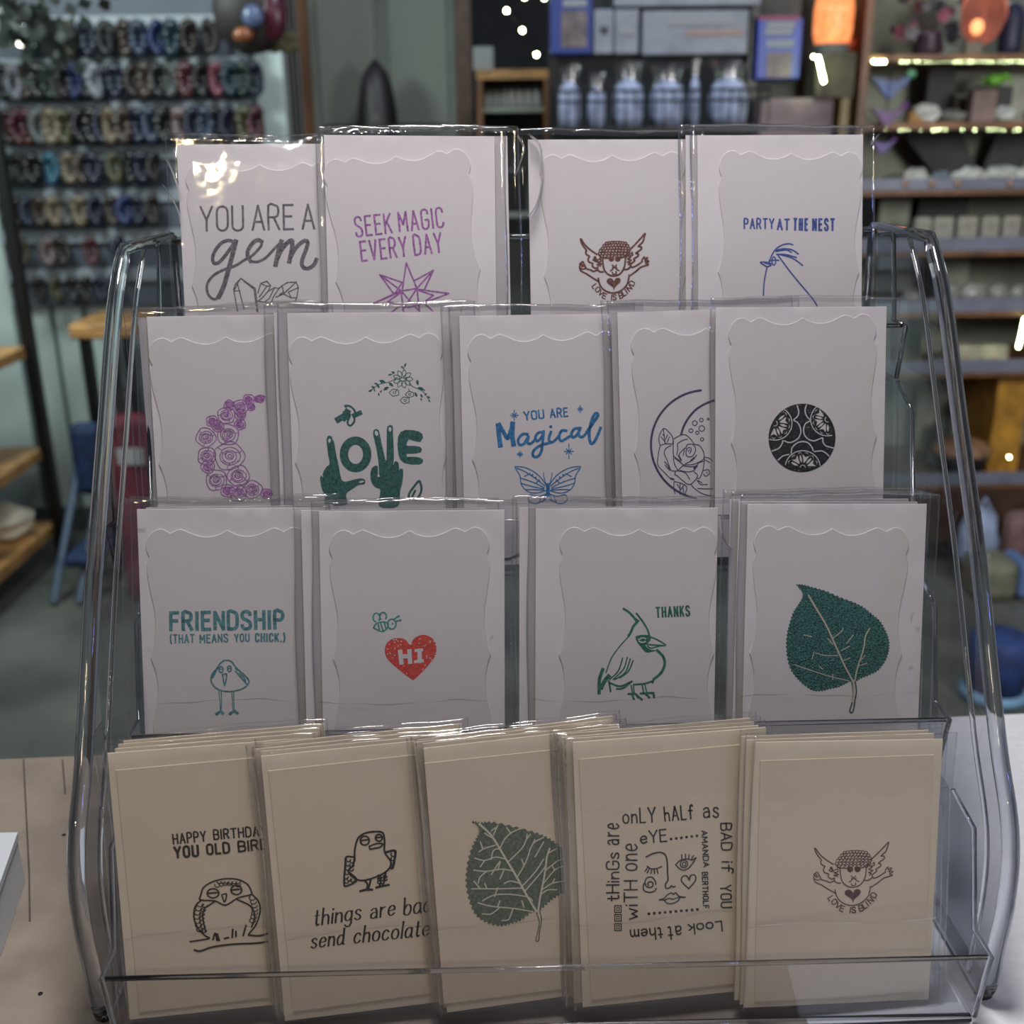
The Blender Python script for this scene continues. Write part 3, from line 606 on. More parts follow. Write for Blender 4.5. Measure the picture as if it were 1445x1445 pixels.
# sixth shelf
blk('pale_panel', 6, 1345, 52, 62, (146, 150, 134), 'pale card standing at the back of the sixth shelf', 'card', .28, .01)
blk('stone_slab', 6, 1402, 92, 30, mat('slab_pale', (170, 166, 150), .5, noise=.2, nscale=20), 'long pale stone slab on the sixth shelf', 'stone slab', .1, .05, .01)
for i, (px, w) in enumerate(((1352, 20), (1388, 20), (1412, 18), (1432, 20))):
    rk('pebble', 6, px, w, 16, TROCK if i % 2 else GROCK, 'small %s pebble in front of the long slab, %s from the left' % ('tan' if i % 2 else 'grey', ORD[i]), 'pebble', .03, 80 + i)
# seventh shelf
blk('pale_backing', 7, 1370, 100, 118, (140, 146, 128), 'pale board at the back of the seventh shelf', 'board', .38, .01)
q = on(7, 1400, 0, 0, 0, .07)
r = thing('stone_bowl', q, 'wide black bowl with a tan stone rim on the seventh shelf', 'bowl')
MB().lathe([(.03, 0), (.055, .012), (.085, .06), (.092, .085)], q, 26).build('body', mat('bowl_black', (22, 22, 26), .3), r, smooth=True)
MB().lathe([(.094, .085), (.096, .096), (.07, .12), (.03, .13)], q, 26).build('tan_rim', mat('rim_tan', (138, 104, 78), .5, noise=.3, nscale=20), r, smooth=True)
q = on(7, 1378, 0, 0, 0, -.03 + .06)
BW = mat('ball_white', (190, 200, 222), .15)
o = tag(MB().ball((0, 0, .036), .036).build('glass_ball', mat('ball_blue', (130, 152, 178), .15), local=True, smooth=True), 'pale blue glass ball in front of the black bowl', 'ball'); o.location = Vector((at(1374, 640, Y - .0).x, Y + .035 - .07, SH[7]))
o.location.y = Y + .04; 
rk('pale_ball', 7, 1362, 26, 26, BW, 'small white ball on the left of the black bowl rim', 'ball', .2, 3, None, 0).location.z += 0
blk('stand_box', 7, 1366, 22, 62, DGREY, 'dark box standing behind the pale blue glass ball', 'box', .27, .04)
o = thing('raven_figure', on(7, 1376, 0, 0, 0, .3) + Vector((0, 0, .0)), 'small black bird figure on a dark post behind the bowl', 'figure'); q = Vector(o.location)
MB().box(q.x - .01, q.x + .01, q.y - .01, q.y + .01, q.z, q.z + .15).build('post', DGREY, o)
MB().ball(q + Vector((0, 0, .17)), .018, .016, .03).build('body', BLACK, o, smooth=True)
MB().ball(q + Vector((.008, 0, .2)), .013).build('head', BLACK, o, smooth=True)
MB().lathe([(.005, 0), (.0005, .018)], q + Vector((.008, -.012, .2)), 8).build('beak', BLACK, o)
q = at(1424, 645, Y - .01); r = thing('small_light', q, 'single small round light beside the black bowl', 'light'); MB().ball(q, .0028, u=8, w=6).build('bulb', LED, r); MB().tube([q + Vector((0, .01, 0)), Vector((q.x, Y - .006, SH[7] + .034))], .0015, 5).build('wire', BLACK, r)
# things on the floor at the right
q = at_z(1412, 842, 0)
r = thing('stone_box', q, 'grey-green rounded box with a pale blue side on the floor before the tall cabinet', 'box')
MB().bbox(q.x - .10, q.x + .03, q.y - .05, q.y + .10, 0, .13, .03).build('body', mat('box_sage', (116, 118, 100), .6, noise=.15), r)
MB().bbox(q.x + .031, q.x + .075, q.y - .045, q.y + .095, .01, .125, .015).build('blue_side', mat('side_blue', (96, 120, 168), .5), r)
MB().tube([(q.x - .07 + .012 * cos(a_), q.y - .0, .1325 + .0 * a_) for a_ in (0,)] + [(q.x - .05, q.y + .02, .133)], .004, 6).build('handle', WROCK, r)
q = at_z(1392, 822, 0) + Vector((0, .10, 0))
r = thing('white_bag', q, 'crumpled pale blue-white bag behind the grey-green box', 'bag')
MB().ball(q + Vector((-.0, 0, .11)), .07, .05, .11, 12, 8, .12, 5).build('body', mat('bag_bluewhite', (150, 166, 196), .6, noise=.15), r, smooth=True)
MB().tube([q + Vector((-.03, -.02, .2)), q + Vector((0, -.02, .26)), q + Vector((.03, -.02, .2))], .005, 6).build('handle', mat('bag_bluewhite', (150, 166, 196)), r)
q = q + Vector((.17, .02, 0)); tag(MB().bbox(q.x - .08, q.x + .09, q.y - .04, q.y + .05, 0, .2, .04).build('pink_pouch', mat('dusty_pink', (120, 92, 92), .7, noise=.2), origin=q), 'dusty pink-brown pouch on the floor right of the pale bag', 'pouch')
q = at_z(1400, 985, 0)
r = thing('cloth_basket', q, 'blue cloth basket with a pale blue base on the floor behind the counter', 'basket')
MB().lathe([(.070, .03), (.074, .10), (.074, .168), (.066, .176)], q, 26).build('body', mat('basket_blue', (32, 54, 104), .7, noise=.3), r, smooth=True)
MB().lathe([(.06, 0), (.080, .008), (.084, .025), (.074, .035)], q, 26).build('pale_base', mat('rim_blue', (112, 150, 182), .6), r, smooth=True)

# ================================================================ COUNTER
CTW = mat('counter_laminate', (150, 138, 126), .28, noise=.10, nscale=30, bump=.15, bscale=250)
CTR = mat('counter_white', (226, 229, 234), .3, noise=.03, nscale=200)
bl, br = at_z(-120, 1077, .95), at_z(1560, 1002, .95)
def ey(x): return bl.y + (br.y - bl.y) * (x - bl.x) / (br.x - bl.x)
def slab(name, x0, x1, m, z0=.91, z1=.95):
    return MB().prism([(x0, -.25, z0), (x1, -.25, z0), (x1, ey(x1), z0), (x0, ey(x0), z0)], (0, 0, z1 - z0)).build(name, m, origin=((x0 + x1) / 2, .2, z0))
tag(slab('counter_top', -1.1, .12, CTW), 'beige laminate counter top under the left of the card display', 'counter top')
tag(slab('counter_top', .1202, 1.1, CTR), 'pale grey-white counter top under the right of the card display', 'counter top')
struct(MB().prism([(-1.05, -.2, 0), (1.05, -.2, 0), (1.05, ey(1.05) - .06, 0), (-1.05, ey(-1.05) - .06, 0)], (0, 0, .91)).build('counter_base', DGREY), 'dark base carrying the counter tops', 'counter')
ln = MB()
for pts in (((33, 1072), (36, 1130), (41, 1230), (42, 1300)), ((88, 1072), (92, 1120))):
    ln.tube([at_z(x, y, .9502) for x, y in pts], .0005, 5)
tag(ln.build('hair_crack', mat('crack_dark', (88, 80, 74), .7)), 'thin dark seam lines running across the left counter', 'seam')
q = at_z(13, 1330, .95)
r = thing('white_box', (q.x - .06, q.y, .95), 'white cut-corner box on the counter at the left edge', 'box')
hz = .028
MB().prism([(q.x, q.y - .01, .9504), (q.x - .012, q.y - .03, .9504), (q.x - .13, q.y - .03, .9504), (q.x - .13, q.y + .05, .9504), (q.x - .012, q.y + .05, .9504)], (0, 0, hz)).build('body', mat('box_pure', (206, 212, 218), .5), r)
MB().prism([(q.x + .001, q.y - .01, .9504 + hz), (q.x - .0115, q.y - .031, .9504 + hz), (q.x - .131, q.y - .031, .9504 + hz), (q.x - .131, q.y + .051, .9504 + hz), (q.x - .0115, q.y + .051, .9504 + hz)], (0, 0, .004)).build('lid', mat('box_pure', (206, 212, 218), .5), r)
for x_, y_ in ((12, 1178), (57, 1402)):
    q = at_z(x_ + 78 if y_ == 1178 else x_, y_, .9503); tag(MB().ball(q, .0012, .0012, .0005, 8, 6).build('crumb', BLACK, origin=q), 'tiny dark speck on the counter %s' % ('near the dividing seam left of the display' if y_ == 1178 else 'near the bottom left, below the white box'), 'speck')

# ================================================================ CARD DISPLAY
HX = .199; PX0, PX1 = .2095, .2135
disp = thing('card_display', (0, .52, .95), 'clear acrylic four-tier stand holding rows of greeting cards on the counter', 'card display')
prof = [(.576, 1.2965), (.549, 1.268), (.5135, 1.2135), (.474, 1.1535), (.432, 1.0815), (.414, 1.056), (.4065, 1.042), (.4025, 1.026), (.4015, 1.005), (.403, .985), (.4045, .962), (.409, .9552), (.424, .9546), (.60, .9546)]
def cr(P, n=6, cusps=()):
    out = []; m = len(P)
    for i in range(m - 1):
        p0 = P[i - 1] if i > 0 and i not in cusps else None; p1 = P[i]; p2 = P[i + 1]; p3 = P[i + 2] if i + 2 < m and (i + 1) not in cusps else None
        if p0 is None: p0 = tuple(2 * a - b for a, b in zip(p1, p2))
        if p3 is None: p3 = tuple(2 * a - b for a, b in zip(p2, p1))
        for k in range(n):
            t = k / n
            out.append(tuple(.5 * (2 * b + (c - a) * t + (2 * a - 5 * b + 4 * c - d) * t * t + (3 * b - a - 3 * c + d) * t ** 3) for a, b, c, d in zip(p0, p1, p2, p3)))
    out.append(tuple(P[-1])); return out
fp = cr(prof, 4)
fpp = [q for q in fp if q[0] < .4241 or q[1] > .99]
back = [(.630, .951), (.664, 1.2965)]
for s in (-1, 1):
    sp = MB().prism([(s * PX0, y, z) for y, z in fpp + back], (s * (PX1 - PX0), 0, 0)).build('side_panel', ACRYL, disp)
    MB().tube([(s * .2125, y, z + .0002) for y, z in [(.664, 1.2965)] + fp], [.002, .0034] + [.0040] * (len(fp) - 1), 12).build('edge_rim', EDGE, sp, smooth=True)
    MB().tube([(s * .2035, y + .004, z - .001) for y, z in fp[:-13]], .0013, 8).build('edge_rim', EDGE, sp, smooth=True)
    MB().tube([(s * .2115, y, z) for y, z in back], .002, 8).build('back_edge', EDGE, sp, smooth=True)
TIERS = {4: (.4315, 1.084), 3: (.502, 1.175), 2: (.558, 1.263), 1: (.611, 1.351)}
TH = radians(13.6); HC = .131
def strip(pts, t, x0=-HX, x1=HX):          # thin plate following a yz polyline
    m = MB()
    for (y0, z0), (y1, z1) in zip(pts, pts[1:]):
        d = Vector((0, y1 - y0, z1 - z0)).normalized(); n = Vector((0, -d.z, d.y)) * t / 2
        m.prism([Vector((x0, y0, z0)) + n, Vector((x0, y1, z1)) + n, Vector((x0, y1, z1)) - n, Vector((x0, y0, z0)) - n], (x1 - x0, 0, 0))
    return m
TF = {}
for t in (4, 3, 2, 1):
    yt, zt = TIERS[t]; yb = yt - HC * sin(TH); zb = zt - HC * cos(TH) - .002
    lipb, lipt, lh = yb - .0085, yb - .0145, (.0395 if t == 4 else .030)
    bky = yb + .0215; nz = {4: 1.0475 - .0022, 3: 1.1355 - .0022, 2: 1.2235 - .0022, 1: 1.2965}[t]
    bt = bky + (nz - zb) * math.tan(TH)
    TF[t] = zb
    tier = MB(); st = strip([(bky, zb), (bt, nz)], .0018); st.build('tier_back', ACRYL, disp)
    fl = strip([(lipb, zb), (bky, zb)], .0018)
    if t < 4: fl = strip([(prev_bt, zb), (bky, zb)], .0018)
    fl.build('tier_floor', ACRYL, disp)
    lp = strip([(lipb, zb), (lipt, zb + lh)], .0018).build('front_lip', ACRYL, disp)
    MB().tube([(-HX, lipt, zb + lh), (HX, lipt, zb + lh)], .0012, 10).build('lip_edge', EDGE, lp, smooth=True)
    if t == 4: MB().tube([(-HX, lipb, zb - .001), (HX, lipb, zb - .001)], .0022, 10).build('lip_edge', EDGE, lp, smooth=True)
    for s in (-1, 1):
        po = [(lipb, zb), (lipt, zb + lh), (lipb + .0115, zb + lh), (lipb + .026, zb + lh + .046), (bt - .001, nz - .001), (bky, zb)]
        sw = MB().prism([(s * (HX + .001), y, z) for y, z in po], (s * .0016, 0, 0)).build('pocket_side', ACRYL, disp)
        MB().tube([(s * (HX + .002), y, z) for y, z in po[:5]], .0013, 8).build('edge_rim', EDGE, sw, smooth=True)
    prev_bt = bt
for s in (-1, 1):
    MB().prism([(s * (HX + .003), y, z) for y, z in ((.60, 1.2945), (.655, 1.2945), (.655, 1.2965), (.60, 1.2965))], (s * .008, 0, 0)).build('top_bridge', ACRYL, disp)
    MB().tube([(s * .190, bt - .018, 1.223), (s * .190, bt + .001, 1.2965)], .0016, 8).build('back_rib', EDGE, disp, smooth=True)
MB().tube([(-HX, bt, 1.2965), (HX, bt, 1.2965)], .0014, 8).build('top_edge', EDGE, disp, smooth=True)
strip([(.405, .9515), (.62, .9515)], .0016).build('base_plate', ACRYL, disp)
# ================================================================ STROKE LETTERS
GL = {}
def _g(s):
    for line in s.strip().split('\n'):
        ch, w, rest = line.split('|'); GL[ch] = (float(w), [[tuple(float(v) for v in p.split(',')) for p in st.split()] for st in rest.split(';') if st.strip()])
_g('''A|.5|0,0 .25,1 .5,0;.09,.33 .41,.33
B|.45|0,0 0,1 .28,1 .4,.93 .43,.78 .4,.6 .28,.53 0,.53;.28,.53 .42,.45 .46,.27 .42,.08 .3,0 0,0
C|.45|.45,.78 .42,.92 .3,1 .15,1 .03,.92 0,.78 0,.22 .03,.08 .15,0 .3,0 .42,.08 .45,.22
D|.47|0,0 0,1 .26,1 .41,.92 .47,.75 .47,.25 .41,.08 .26,0 0,0
E|.4|.4,1 0,1 0,0 .4,0;0,.53 .34,.53
F|.4|.4,1 0,1 0,0;0,.53 .34,.53
G|.46|.45,.78 .42,.92 .3,1 .15,1 .03,.92 0,.78 0,.22 .03,.08 .15,0 .3,0 .42,.08 .46,.22 .46,.46 .26,.46
H|.46|0,0 0,1;.46,0 .46,1;0,.52 .46,.52
I|.02|.01,0 .01,1
K|.46|0,0 0,1;.44,1 .02,.42;.15,.6 .46,0
L|.38|0,1 0,0 .38,0
M|.58|0,0 .02,1 .29,.35 .56,1 .58,0
N|.46|0,0 0,1 .46,0 .46,1
O|.47|.235,1 .1,.96 .02,.85 0,.7 0,.3 .02,.15 .1,.04 .235,0 .37,.04 .45,.15 .47,.3 .47,.7 .45,.85 .37,.96 .235,1
P|.44|0,0 0,1 .28,1 .4,.93 .44,.76 .4,.58 .28,.49 0,.49
R|.46|0,0 0,1 .28,1 .4,.93 .43,.77 .4,.6 .28,.51 0,.51;.22,.51 .46,0
S|.45|.43,.82 .4,.93 .3,1 .14,1 .03,.93 0,.8 .03,.64 .14,.56 .31,.46 .42,.36 .45,.2 .42,.07 .31,0 .14,0 .03,.07 0,.2
T|.48|0,1 .48,1;.24,1 .24,0
U|.46|0,1 0,.22 .04,.08 .15,0 .31,0 .42,.08 .46,.22 .46,1
V|.48|0,1 .24,0 .48,1
Y|.5|0,1 .25,.45 .5,1;.25,.45 .25,0
(|.12|.12,1.08 .02,.8 0,.5 .02,.2 .12,-.08
)|.12|0,1.08 .1,.8 .12,.5 .1,.2 0,-.08
.|.05|.02,0 .03,.04
a|.4|.38,.58 .38,.1 .44,0;.38,.46 .28,.6 .12,.57 .01,.4 0,.2 .06,.04 .18,0 .3,.08 .38,.25
b|.4|0,1 .02,.1;.02,.35 .15,.57 .3,.57 .4,.4 .38,.15 .25,0 .1,.02 .02,.1
c|.38|.36,.47 .24,.6 .1,.55 0,.35 .02,.12 .14,0 .28,.03 .38,.14
d|.42|.38,1 .38,.1 .44,0;.38,.46 .28,.6 .12,.57 .01,.4 0,.2 .06,.04 .18,0 .3,.08 .38,.25
e|.4|.02,.3 .38,.34 .34,.53 .2,.6 .06,.5 0,.3 .05,.08 .2,0 .38,.12
f|.34|.36,.9 .28,1 .18,.95 .14,.8 .14,0;0,.6 .3,.6
g|.4|.38,.58 .38,-.15 .3,-.32 .12,-.34 .02,-.22;.38,.46 .28,.6 .12,.57 .01,.4 0,.2 .06,.06 .18,.02 .3,.1 .38,.25
h|.38|0,1 0,0;0,.38 .13,.57 .28,.57 .36,.42 .37,0
i|.04|.02,.6 .02,0;.02,.82 .03,.87
k|.38|0,1 0,0;.33,.58 .02,.25;.12,.34 .37,0
l|.04|.02,1 .02,0
m|.58|0,.6 0,0;0,.4 .11,.57 .22,.57 .28,.42 .28,0;.28,.4 .39,.57 .5,.57 .56,.42 .57,0
n|.38|0,.6 0,0;0,.38 .13,.57 .28,.57 .36,.42 .37,0
o|.42|.21,.6 .06,.52 0,.3 .06,.07 .21,0 .36,.07 .42,.3 .36,.52 .21,.6
r|.3|0,.6 0,0;0,.36 .1,.54 .28,.58
s|.34|.32,.5 .22,.6 .08,.57 .03,.45 .12,.34 .25,.27 .33,.15 .27,.03 .13,0 0,.1
t|.3|.13,.9 .13,.1 .2,0 .3,.06;0,.6 .28,.6
u|.4|0,.6 .02,.15 .12,0 .26,.03 .37,.2;.38,.6 .38,0
w|.54|0,.6 .13,0 .27,.42 .41,0 .54,.6
@|.42|.38,.35 .3,.58 .14,.6 .02,.5;.38,.4 .38,0;.38,.3 .2,.36 .03,.26 .04,.06 .2,0 .37,.12''')

# ================================================================ CARDS
def crs(P, n=5): return cr(P, n)
class Art:                                 # flat ink lying on one card face, traced in the photograph's pixels
    def __init__(s, root, zc):
        s.root = root; s.M = root['_m']; s.zc = zc; s.o = (0, 0); s.k = 1; s.b = MB(); s.dz = 0
    nib = False
    def crop(s, x0, y0, k): s.o = (x0, y0); s.k = k; return s
    def loc(s, p):
        M = s.root_m; px, py = s.o[0] + p[0] / s.k, s.o[1] + p[1] / s.k
        n = M.col[2].to_3d(); q = on_plane(px, py, M.translation + n * s.zc, n)
        l = s.inv @ q; return Vector((l.x, l.y))
    @staticmethod
    def parse(t): return [tuple(float(v) for v in p.split(',')) for p in t.split()] if isinstance(t, str) else list(t)
    def ribbon(s, L, w, closed=False):
        if not closed and len(L) > 2:
            for i in range(1, len(L) - 1):
                d1 = L[i] - L[i - 1]; d2 = L[i + 1] - L[i]
                if d1.length > 1e-9 and d2.length > 1e-9 and d1.normalized().dot(d2.normalized()) < .35:
                    s.ribbon(L[:i + 1], w); s.ribbon(L[i:], w); return
        n = len(L); s.eps = getattr(s, 'eps', 0) + 2.5e-7
        if n < 2: return
        if not closed:
            d0 = (L[0] - L[1]).normalized() * w * .35; d1 = (L[-1] - L[-2]).normalized() * w * .35
            L = [L[0] + d0] + L[1:-1] + [L[-1] + d1] if n > 2 else [L[0] + d0, L[1] + d1]
        vs = []
        for i in range(n):
            a = L[i - 1] if (i > 0 or closed) else L[i]; c = L[(i + 1) % n] if (i < n - 1 or closed) else L[i]
            d1 = (L[i] - a); d2 = (c - L[i])
            if d1.length < 1e-9: d1 = d2
            if d2.length < 1e-9: d2 = d1
            d1 = d1.normalized(); d2 = d2.normalized(); t = d1 + d2
            if t.length < 1e-3: t = d1
            t.normalize(); nn = Vector((-t.y, t.x)); k = 1 / max(.6, nn.dot(Vector((-d1.y, d1.x))))
            for e in (1, -1): q = L[i] + nn * (e * k * w / 2 * (1 if not s.nib else .42 + .85 * abs(t.y))); vs.append((q.x, q.y, s.zc + s.dz + s.eps % 3e-5))
        fs = [(2 * i, 2 * i + 1, 2 * i + 3, 2 * i + 2) for i in range(n - 1)]
        if closed: fs.append((2 * n - 2, 2 * n - 1, 1, 0))
        s.b.add(vs, fs)
    def w(s, w): return w / s.k * s.mpp
    def ln(s, t, w, smooth=True, closed=False):
        for st in (t.split(';') if isinstance(t, str) else [t]):
            P = s.parse(st)
            if closed: P = P + [P[0]]
            if smooth and len(P) > 2: P = crs(P, 4)
            if closed: P = P[:-1]
            s.ribbon([s.loc(p) for p in P], s.w(w), closed)
        return s
    def fill(s, t, smooth=True, hole=None):
        P = s.parse(t)
        if smooth: P = crs(P + [P[0]], 4)[:-1]
        L = [s.loc(p).to_3d() for p in P]
        for v in L: v.z = s.zc + s.dz
        s.b.add(L, [tuple(f) for f in tessellate_polygon([L])]); return s
    def ell(s, cx, cy, rx, ry=None, w=0, a0=0, a1=360, rot=0, n=24):
        ry = ry or rx; c_, s_ = cos(radians(rot)), sin(radians(rot)); P = []
        full = abs(a1 - a0) >= 360; m = n if full else n + 1
        for i in range(m):
            a = radians(a0 + (a1 - a0) * i / n); x, y = rx * cos(a), ry * sin(a); P.append((cx + x * c_ - y * s_, cy + x * s_ + y * c_))
        if w: s.ribbon([s.loc(p) for p in P], s.w(w), full)
        else: s.fill(P, False)
        return s
    def text(s, x0, y0, x1, y1, h, t, w, slant=0, gap=None, space=None, vis=.10):
        L_ = sqrt((x1 - x0) ** 2 + (y1 - y0) ** 2); tx, ty = (x1 - x0) / L_, (y1 - y0) / L_; vx, vy = ty, -tx
        words = t.split(' '); gw = sum(max(GL[c][0], .03) for c in t if c != ' '); ng = sum(len(q) - 1 for q in words); nsp = len(words) - 1
        sp = (.30 * h if nsp < 3 else .26 * h) + w
        while True:
            g = w + vis * h; ux = (L_ - w - ng * g - nsp * sp) / gw
            if ux > .42 * h or vis < .02: break
            vis -= .01
        ux = max(ux, .2 * h); x = w / 2
        for ch in t:
            if ch == ' ': x += sp - g; continue
            g_w, sts = GL[ch]
            for st in sts:
                P = [(x0 + tx * (x + ux * gx + slant * h * gy) + vx * h * gy, y0 + ty * (x + ux * gx + slant * h * gy) + vy * h * gy) for gx, gy in st]
                if len(P) > 5: P = crs(P, 2)
                s.ribbon([s.loc(p) for p in P], s.w(w))
            x += ux * max(g_w, .03) + g
        return s
    def rose(s, cx, cy, r, w, seed=1):
        rr = random.Random(seed); k = 9
        P = [(cx + r * (1 + .13 * (j % 2) + .06 * rr.random()) * cos(2 * pi * j / k + seed), cy + r * (1 + .1 * (j % 2)) * sin(2 * pi * j / k + seed)) for j in range(k)]
        s.ln(P, w, True, True)
        for q, (rad, a0, a1) in enumerate(((.78, 20, 200), (.72, 190, 370), (.55, 80, 300), (.5, 280, 430), (.34, 0, 220), (.30, 190, 380), (.14, 0, 330))):
            s.ell(cx + .04 * r * cos(q), cy + .04 * r * sin(q), r * rad, r * rad * .86, w * .9, a0 + seed * 40, a1 + seed * 40, 0, 9)
        for q in range(3):
            a = 2 * pi * q / 3 + seed; s.ln([(cx + r * .55 * cos(a), cy + r * .5 * sin(a)), (cx + r * .78 * cos(a + .3), cy + r * .75 * sin(a + .3)), (cx + r * cos(a + .25), cy + r * sin(a + .25))], w * .8)
        return s
    def done(s, name, m, label=None):
        o = s.b.build(name, m, s.parent, local=True); 
        if label: o['label'] = label
        s.b = MB(); return o

PAPER = mat('lilac_white_paper', (226, 220, 223), .75, bump=.12, bscale=2600, spec=.2)
PAPER2 = mat('lilac_white_card', (216, 210, 212), .75, bump=.12, bscale=2600, spec=.2)
IVORY = mat('ivory_paper', (226, 212, 190), .75, bump=.12, bscale=2600, spec=.2)
IVORY2 = mat('ivory_card', (222, 206, 184), .75, bump=.12, bscale=2600, spec=.2)
INK = {}
def ink(n, c, sp=.35, scale=900, glit=0):
    if n in INK: return INK[n]
    m = bpy.data.materials.new('ink_' + n); m.use_nodes = True; nt = m.node_tree; b = nt.nodes['Principled BSDF']
    tc = nt.nodes.new('ShaderNodeTexCoord'); nz = nt.nodes.new('ShaderNodeTexNoise'); nz.inputs['Scale'].default_value = scale; nz.inputs['Detail'].default_value = 2
    nt.links.new(tc.outputs['Object'], nz.inputs[0]); r = nt.nodes.new('ShaderNodeValToRGB')
    r.color_ramp.elements[0].position = .3; r.color_ramp.elements[1].position = .75
    r.color_ramp.elements[0].color = lin([v * (1 - sp) for v in c]); r.color_ramp.elements[1].color = lin([min(255, v + sp * 70) for v in c])
    nt.links.new(nz.outputs[0], r.inputs[0]); nt.links.new(r.outputs[0], b.inputs['Base Color']); b.inputs['Roughness'].default_value = .6
    if glit:
        v = nt.nodes.new('ShaderNodeTexVoronoi'); v.inputs['Scale'].default_value = 1500; nt.links.new(tc.outputs['Object'], v.inputs[0])
        bp = nt.nodes.new('ShaderNodeBump'); bp.inputs['Strength'].default_value = .9; bp.inputs['Distance'].default_value = .0006
        nt.links.new(v.outputs['Distance'], bp.inputs['Height']); nt.links.new(bp.outputs[0], b.inputs['Normal']); b.inputs['Roughness'].default_value = .25
    INK[n] = m; return m
TOPP = [(0, 0), (4.4, 2.3), (9.6, 3.3), (14.6, 2.6), (18.8, .9), (23.2, -.7), (27.8, 1.2), (31.5, -.8), (35.2, -.3), (38, 2.2), (39.6, 6), (39.9, 9), (38.5, 13), (39.7, 17), (39.8, 22), (38.5, 31), (37.0, 40), (36.8, 49), (38, 58), (39.7, 64)]
CUSP = (0, 6, 12, 19)
def scallop():
    half = []; idx = list(CUSP)
    for a, b in zip(idx, idx[1:]): half += cr(TOPP[a:b + 1], 4)[:-1]
    half.append(TOPP[-1])
    low = [(x, 64 + (64 - y) * .82) for x, y in reversed(half)][1:]
    right = half + low; left = [(-x, y) for x, y in reversed(right)][1:-1]
    return [(x / 1000, -y / 1000) for x, y in right + left]
SCALLOP = scallop()
def slabmesh(pts, z0, z1, bev=.00012):
    m = MB(); n = len(pts); A = [Vector((x, y, z1)) for x, y in pts]
    ins = []
    for i in range(n):
        a, b, c = Vector(pts[i - 1]), Vector(pts[i]), Vector(pts[(i + 1) % n]); d1 = (b - a).normalized(); d2 = (c - b).normalized(); t = (d1 + d2)
        t = t.normalized() if t.length > 1e-4 else d1
        ins.append(b + Vector((t.y, -t.x)) * bev)      # outline runs clockwise: inward is to the right
    top = [Vector((p.x, p.y, z1)) for p in ins]; mid = [Vector((p[0], p[1], z1 - bev)) for p in pts]; bot = [Vector((p[0], p[1], z0)) for p in pts]
    k = 0; m.v += top + mid + bot
    for f in tessellate_polygon([top]): m.f.append(tuple(f))
    for i in range(n):
        j = (i + 1) % n; m.f.append((i, j, n + j, n + i)); m.f.append((n + i, n + j, 2 * n + j, 2 * n + i))
    return m
def sleeve_mesh(Wd, H, xoff, seed, amp=.00055, zt=.00075, mx=.0052, top=.0042):
    rr = random.Random(seed); m = MB(); nx = 31; x0, x1 = -Wd / 2 - mx + xoff, Wd / 2 + mx + xoff
    ys = [-H - .0012 + (H + .0012 + top - .002) * i / 20 for i in range(21)]
    prof = [(y, -zt) for y in ys] + [(top, -zt * .9), (top + .0012, -zt * .3), (top + .0012, zt * .5), (top, zt * 1.0)] + [(y, zt) for y in reversed(ys)]
    nb = len(ys); a = [rr.uniform(0, 6.28) for _ in range(8)]; vs = []
    for pi_, (y, z) in enumerate(prof):
        for i in range(nx):
            x = x0 + (0, .0007, .002)[i] if i < 3 else (x1 - (0, .0007, .002)[nx - 1 - i] if i > nx - 4 else x0 + .0035 + (x1 - x0 - .007) * (i - 3) / (nx - 7)); e = min(x - x0, x1 - x); q = min(1, (e / .004)) ** .6
            zz = z * (q if abs(y) >= 0 else 1)
            if z > 0:
                margin = 1.0 if (abs(x) > Wd / 2 - .002 or y > -.003) else .10
                wv = sin(y * 170 + a[0] + 3 * sin(x * 60 + a[1])) + .7 * sin(y * 420 + a[2] + x * 260) + .6 * sin(x * 330 + a[3] + y * 90)
                zz = z + (abs(wv) * amp * margin) * q if q > .05 else z * q
            wob = .0006 * sin(i * .22 + a[4]) + .0002 * sin(i * .9 + a[5]) if y > top - .0025 else 0
            vs.append((x + .0005 * sin(y * 60 + a[6]) * (1 - q), y + wob, zz))
    P = len(prof); fs = [(r * nx + i, r * nx + i + 1, (r + 1) * nx + i + 1, (r + 1) * nx + i) for r in range(P - 1) for i in range(nx - 1)]
    m.add(vs, [tuple(reversed(f)) for f in fs]); nxx = nx - 1
    m.seam = [k for k in range(len(fs)) if k % nxx in (0, nxx - 1) or (top > .002 and nb - 1 <= k // nxx <= nb + 1)]; return m
NROW = {1: 3.0, 2: 4.0, 3: 3.0, 4: 5.5}
def frame(row, tl, tr, Wd):
    yt, zt = TIERS[row]; n0 = Vector((0, -cos(TH), sin(TH))); ps = radians(NROW[row])
    n = (n0 * cos(ps) + Vector((1, 0, 0)) * sin(ps)).normalized()
    c = on_plane(tl[0], tl[1], Vector((0, yt, zt)), n0); c = c + Vector((Wd / 2, 0, 0))
    for _ in range(4):
        p0 = Vector((c.x, yt, zt)); A = on_plane(tl[0], tl[1], p0, n); B = on_plane(tr[0], tr[1], p0, n); u = (B - A).normalized(); c = A + u * Wd / 2
    v = n.cross(u).normalized()
    M = Matrix((u, v, n)).transposed().to_4x4(); M.translation = c; return M
ENV = {}
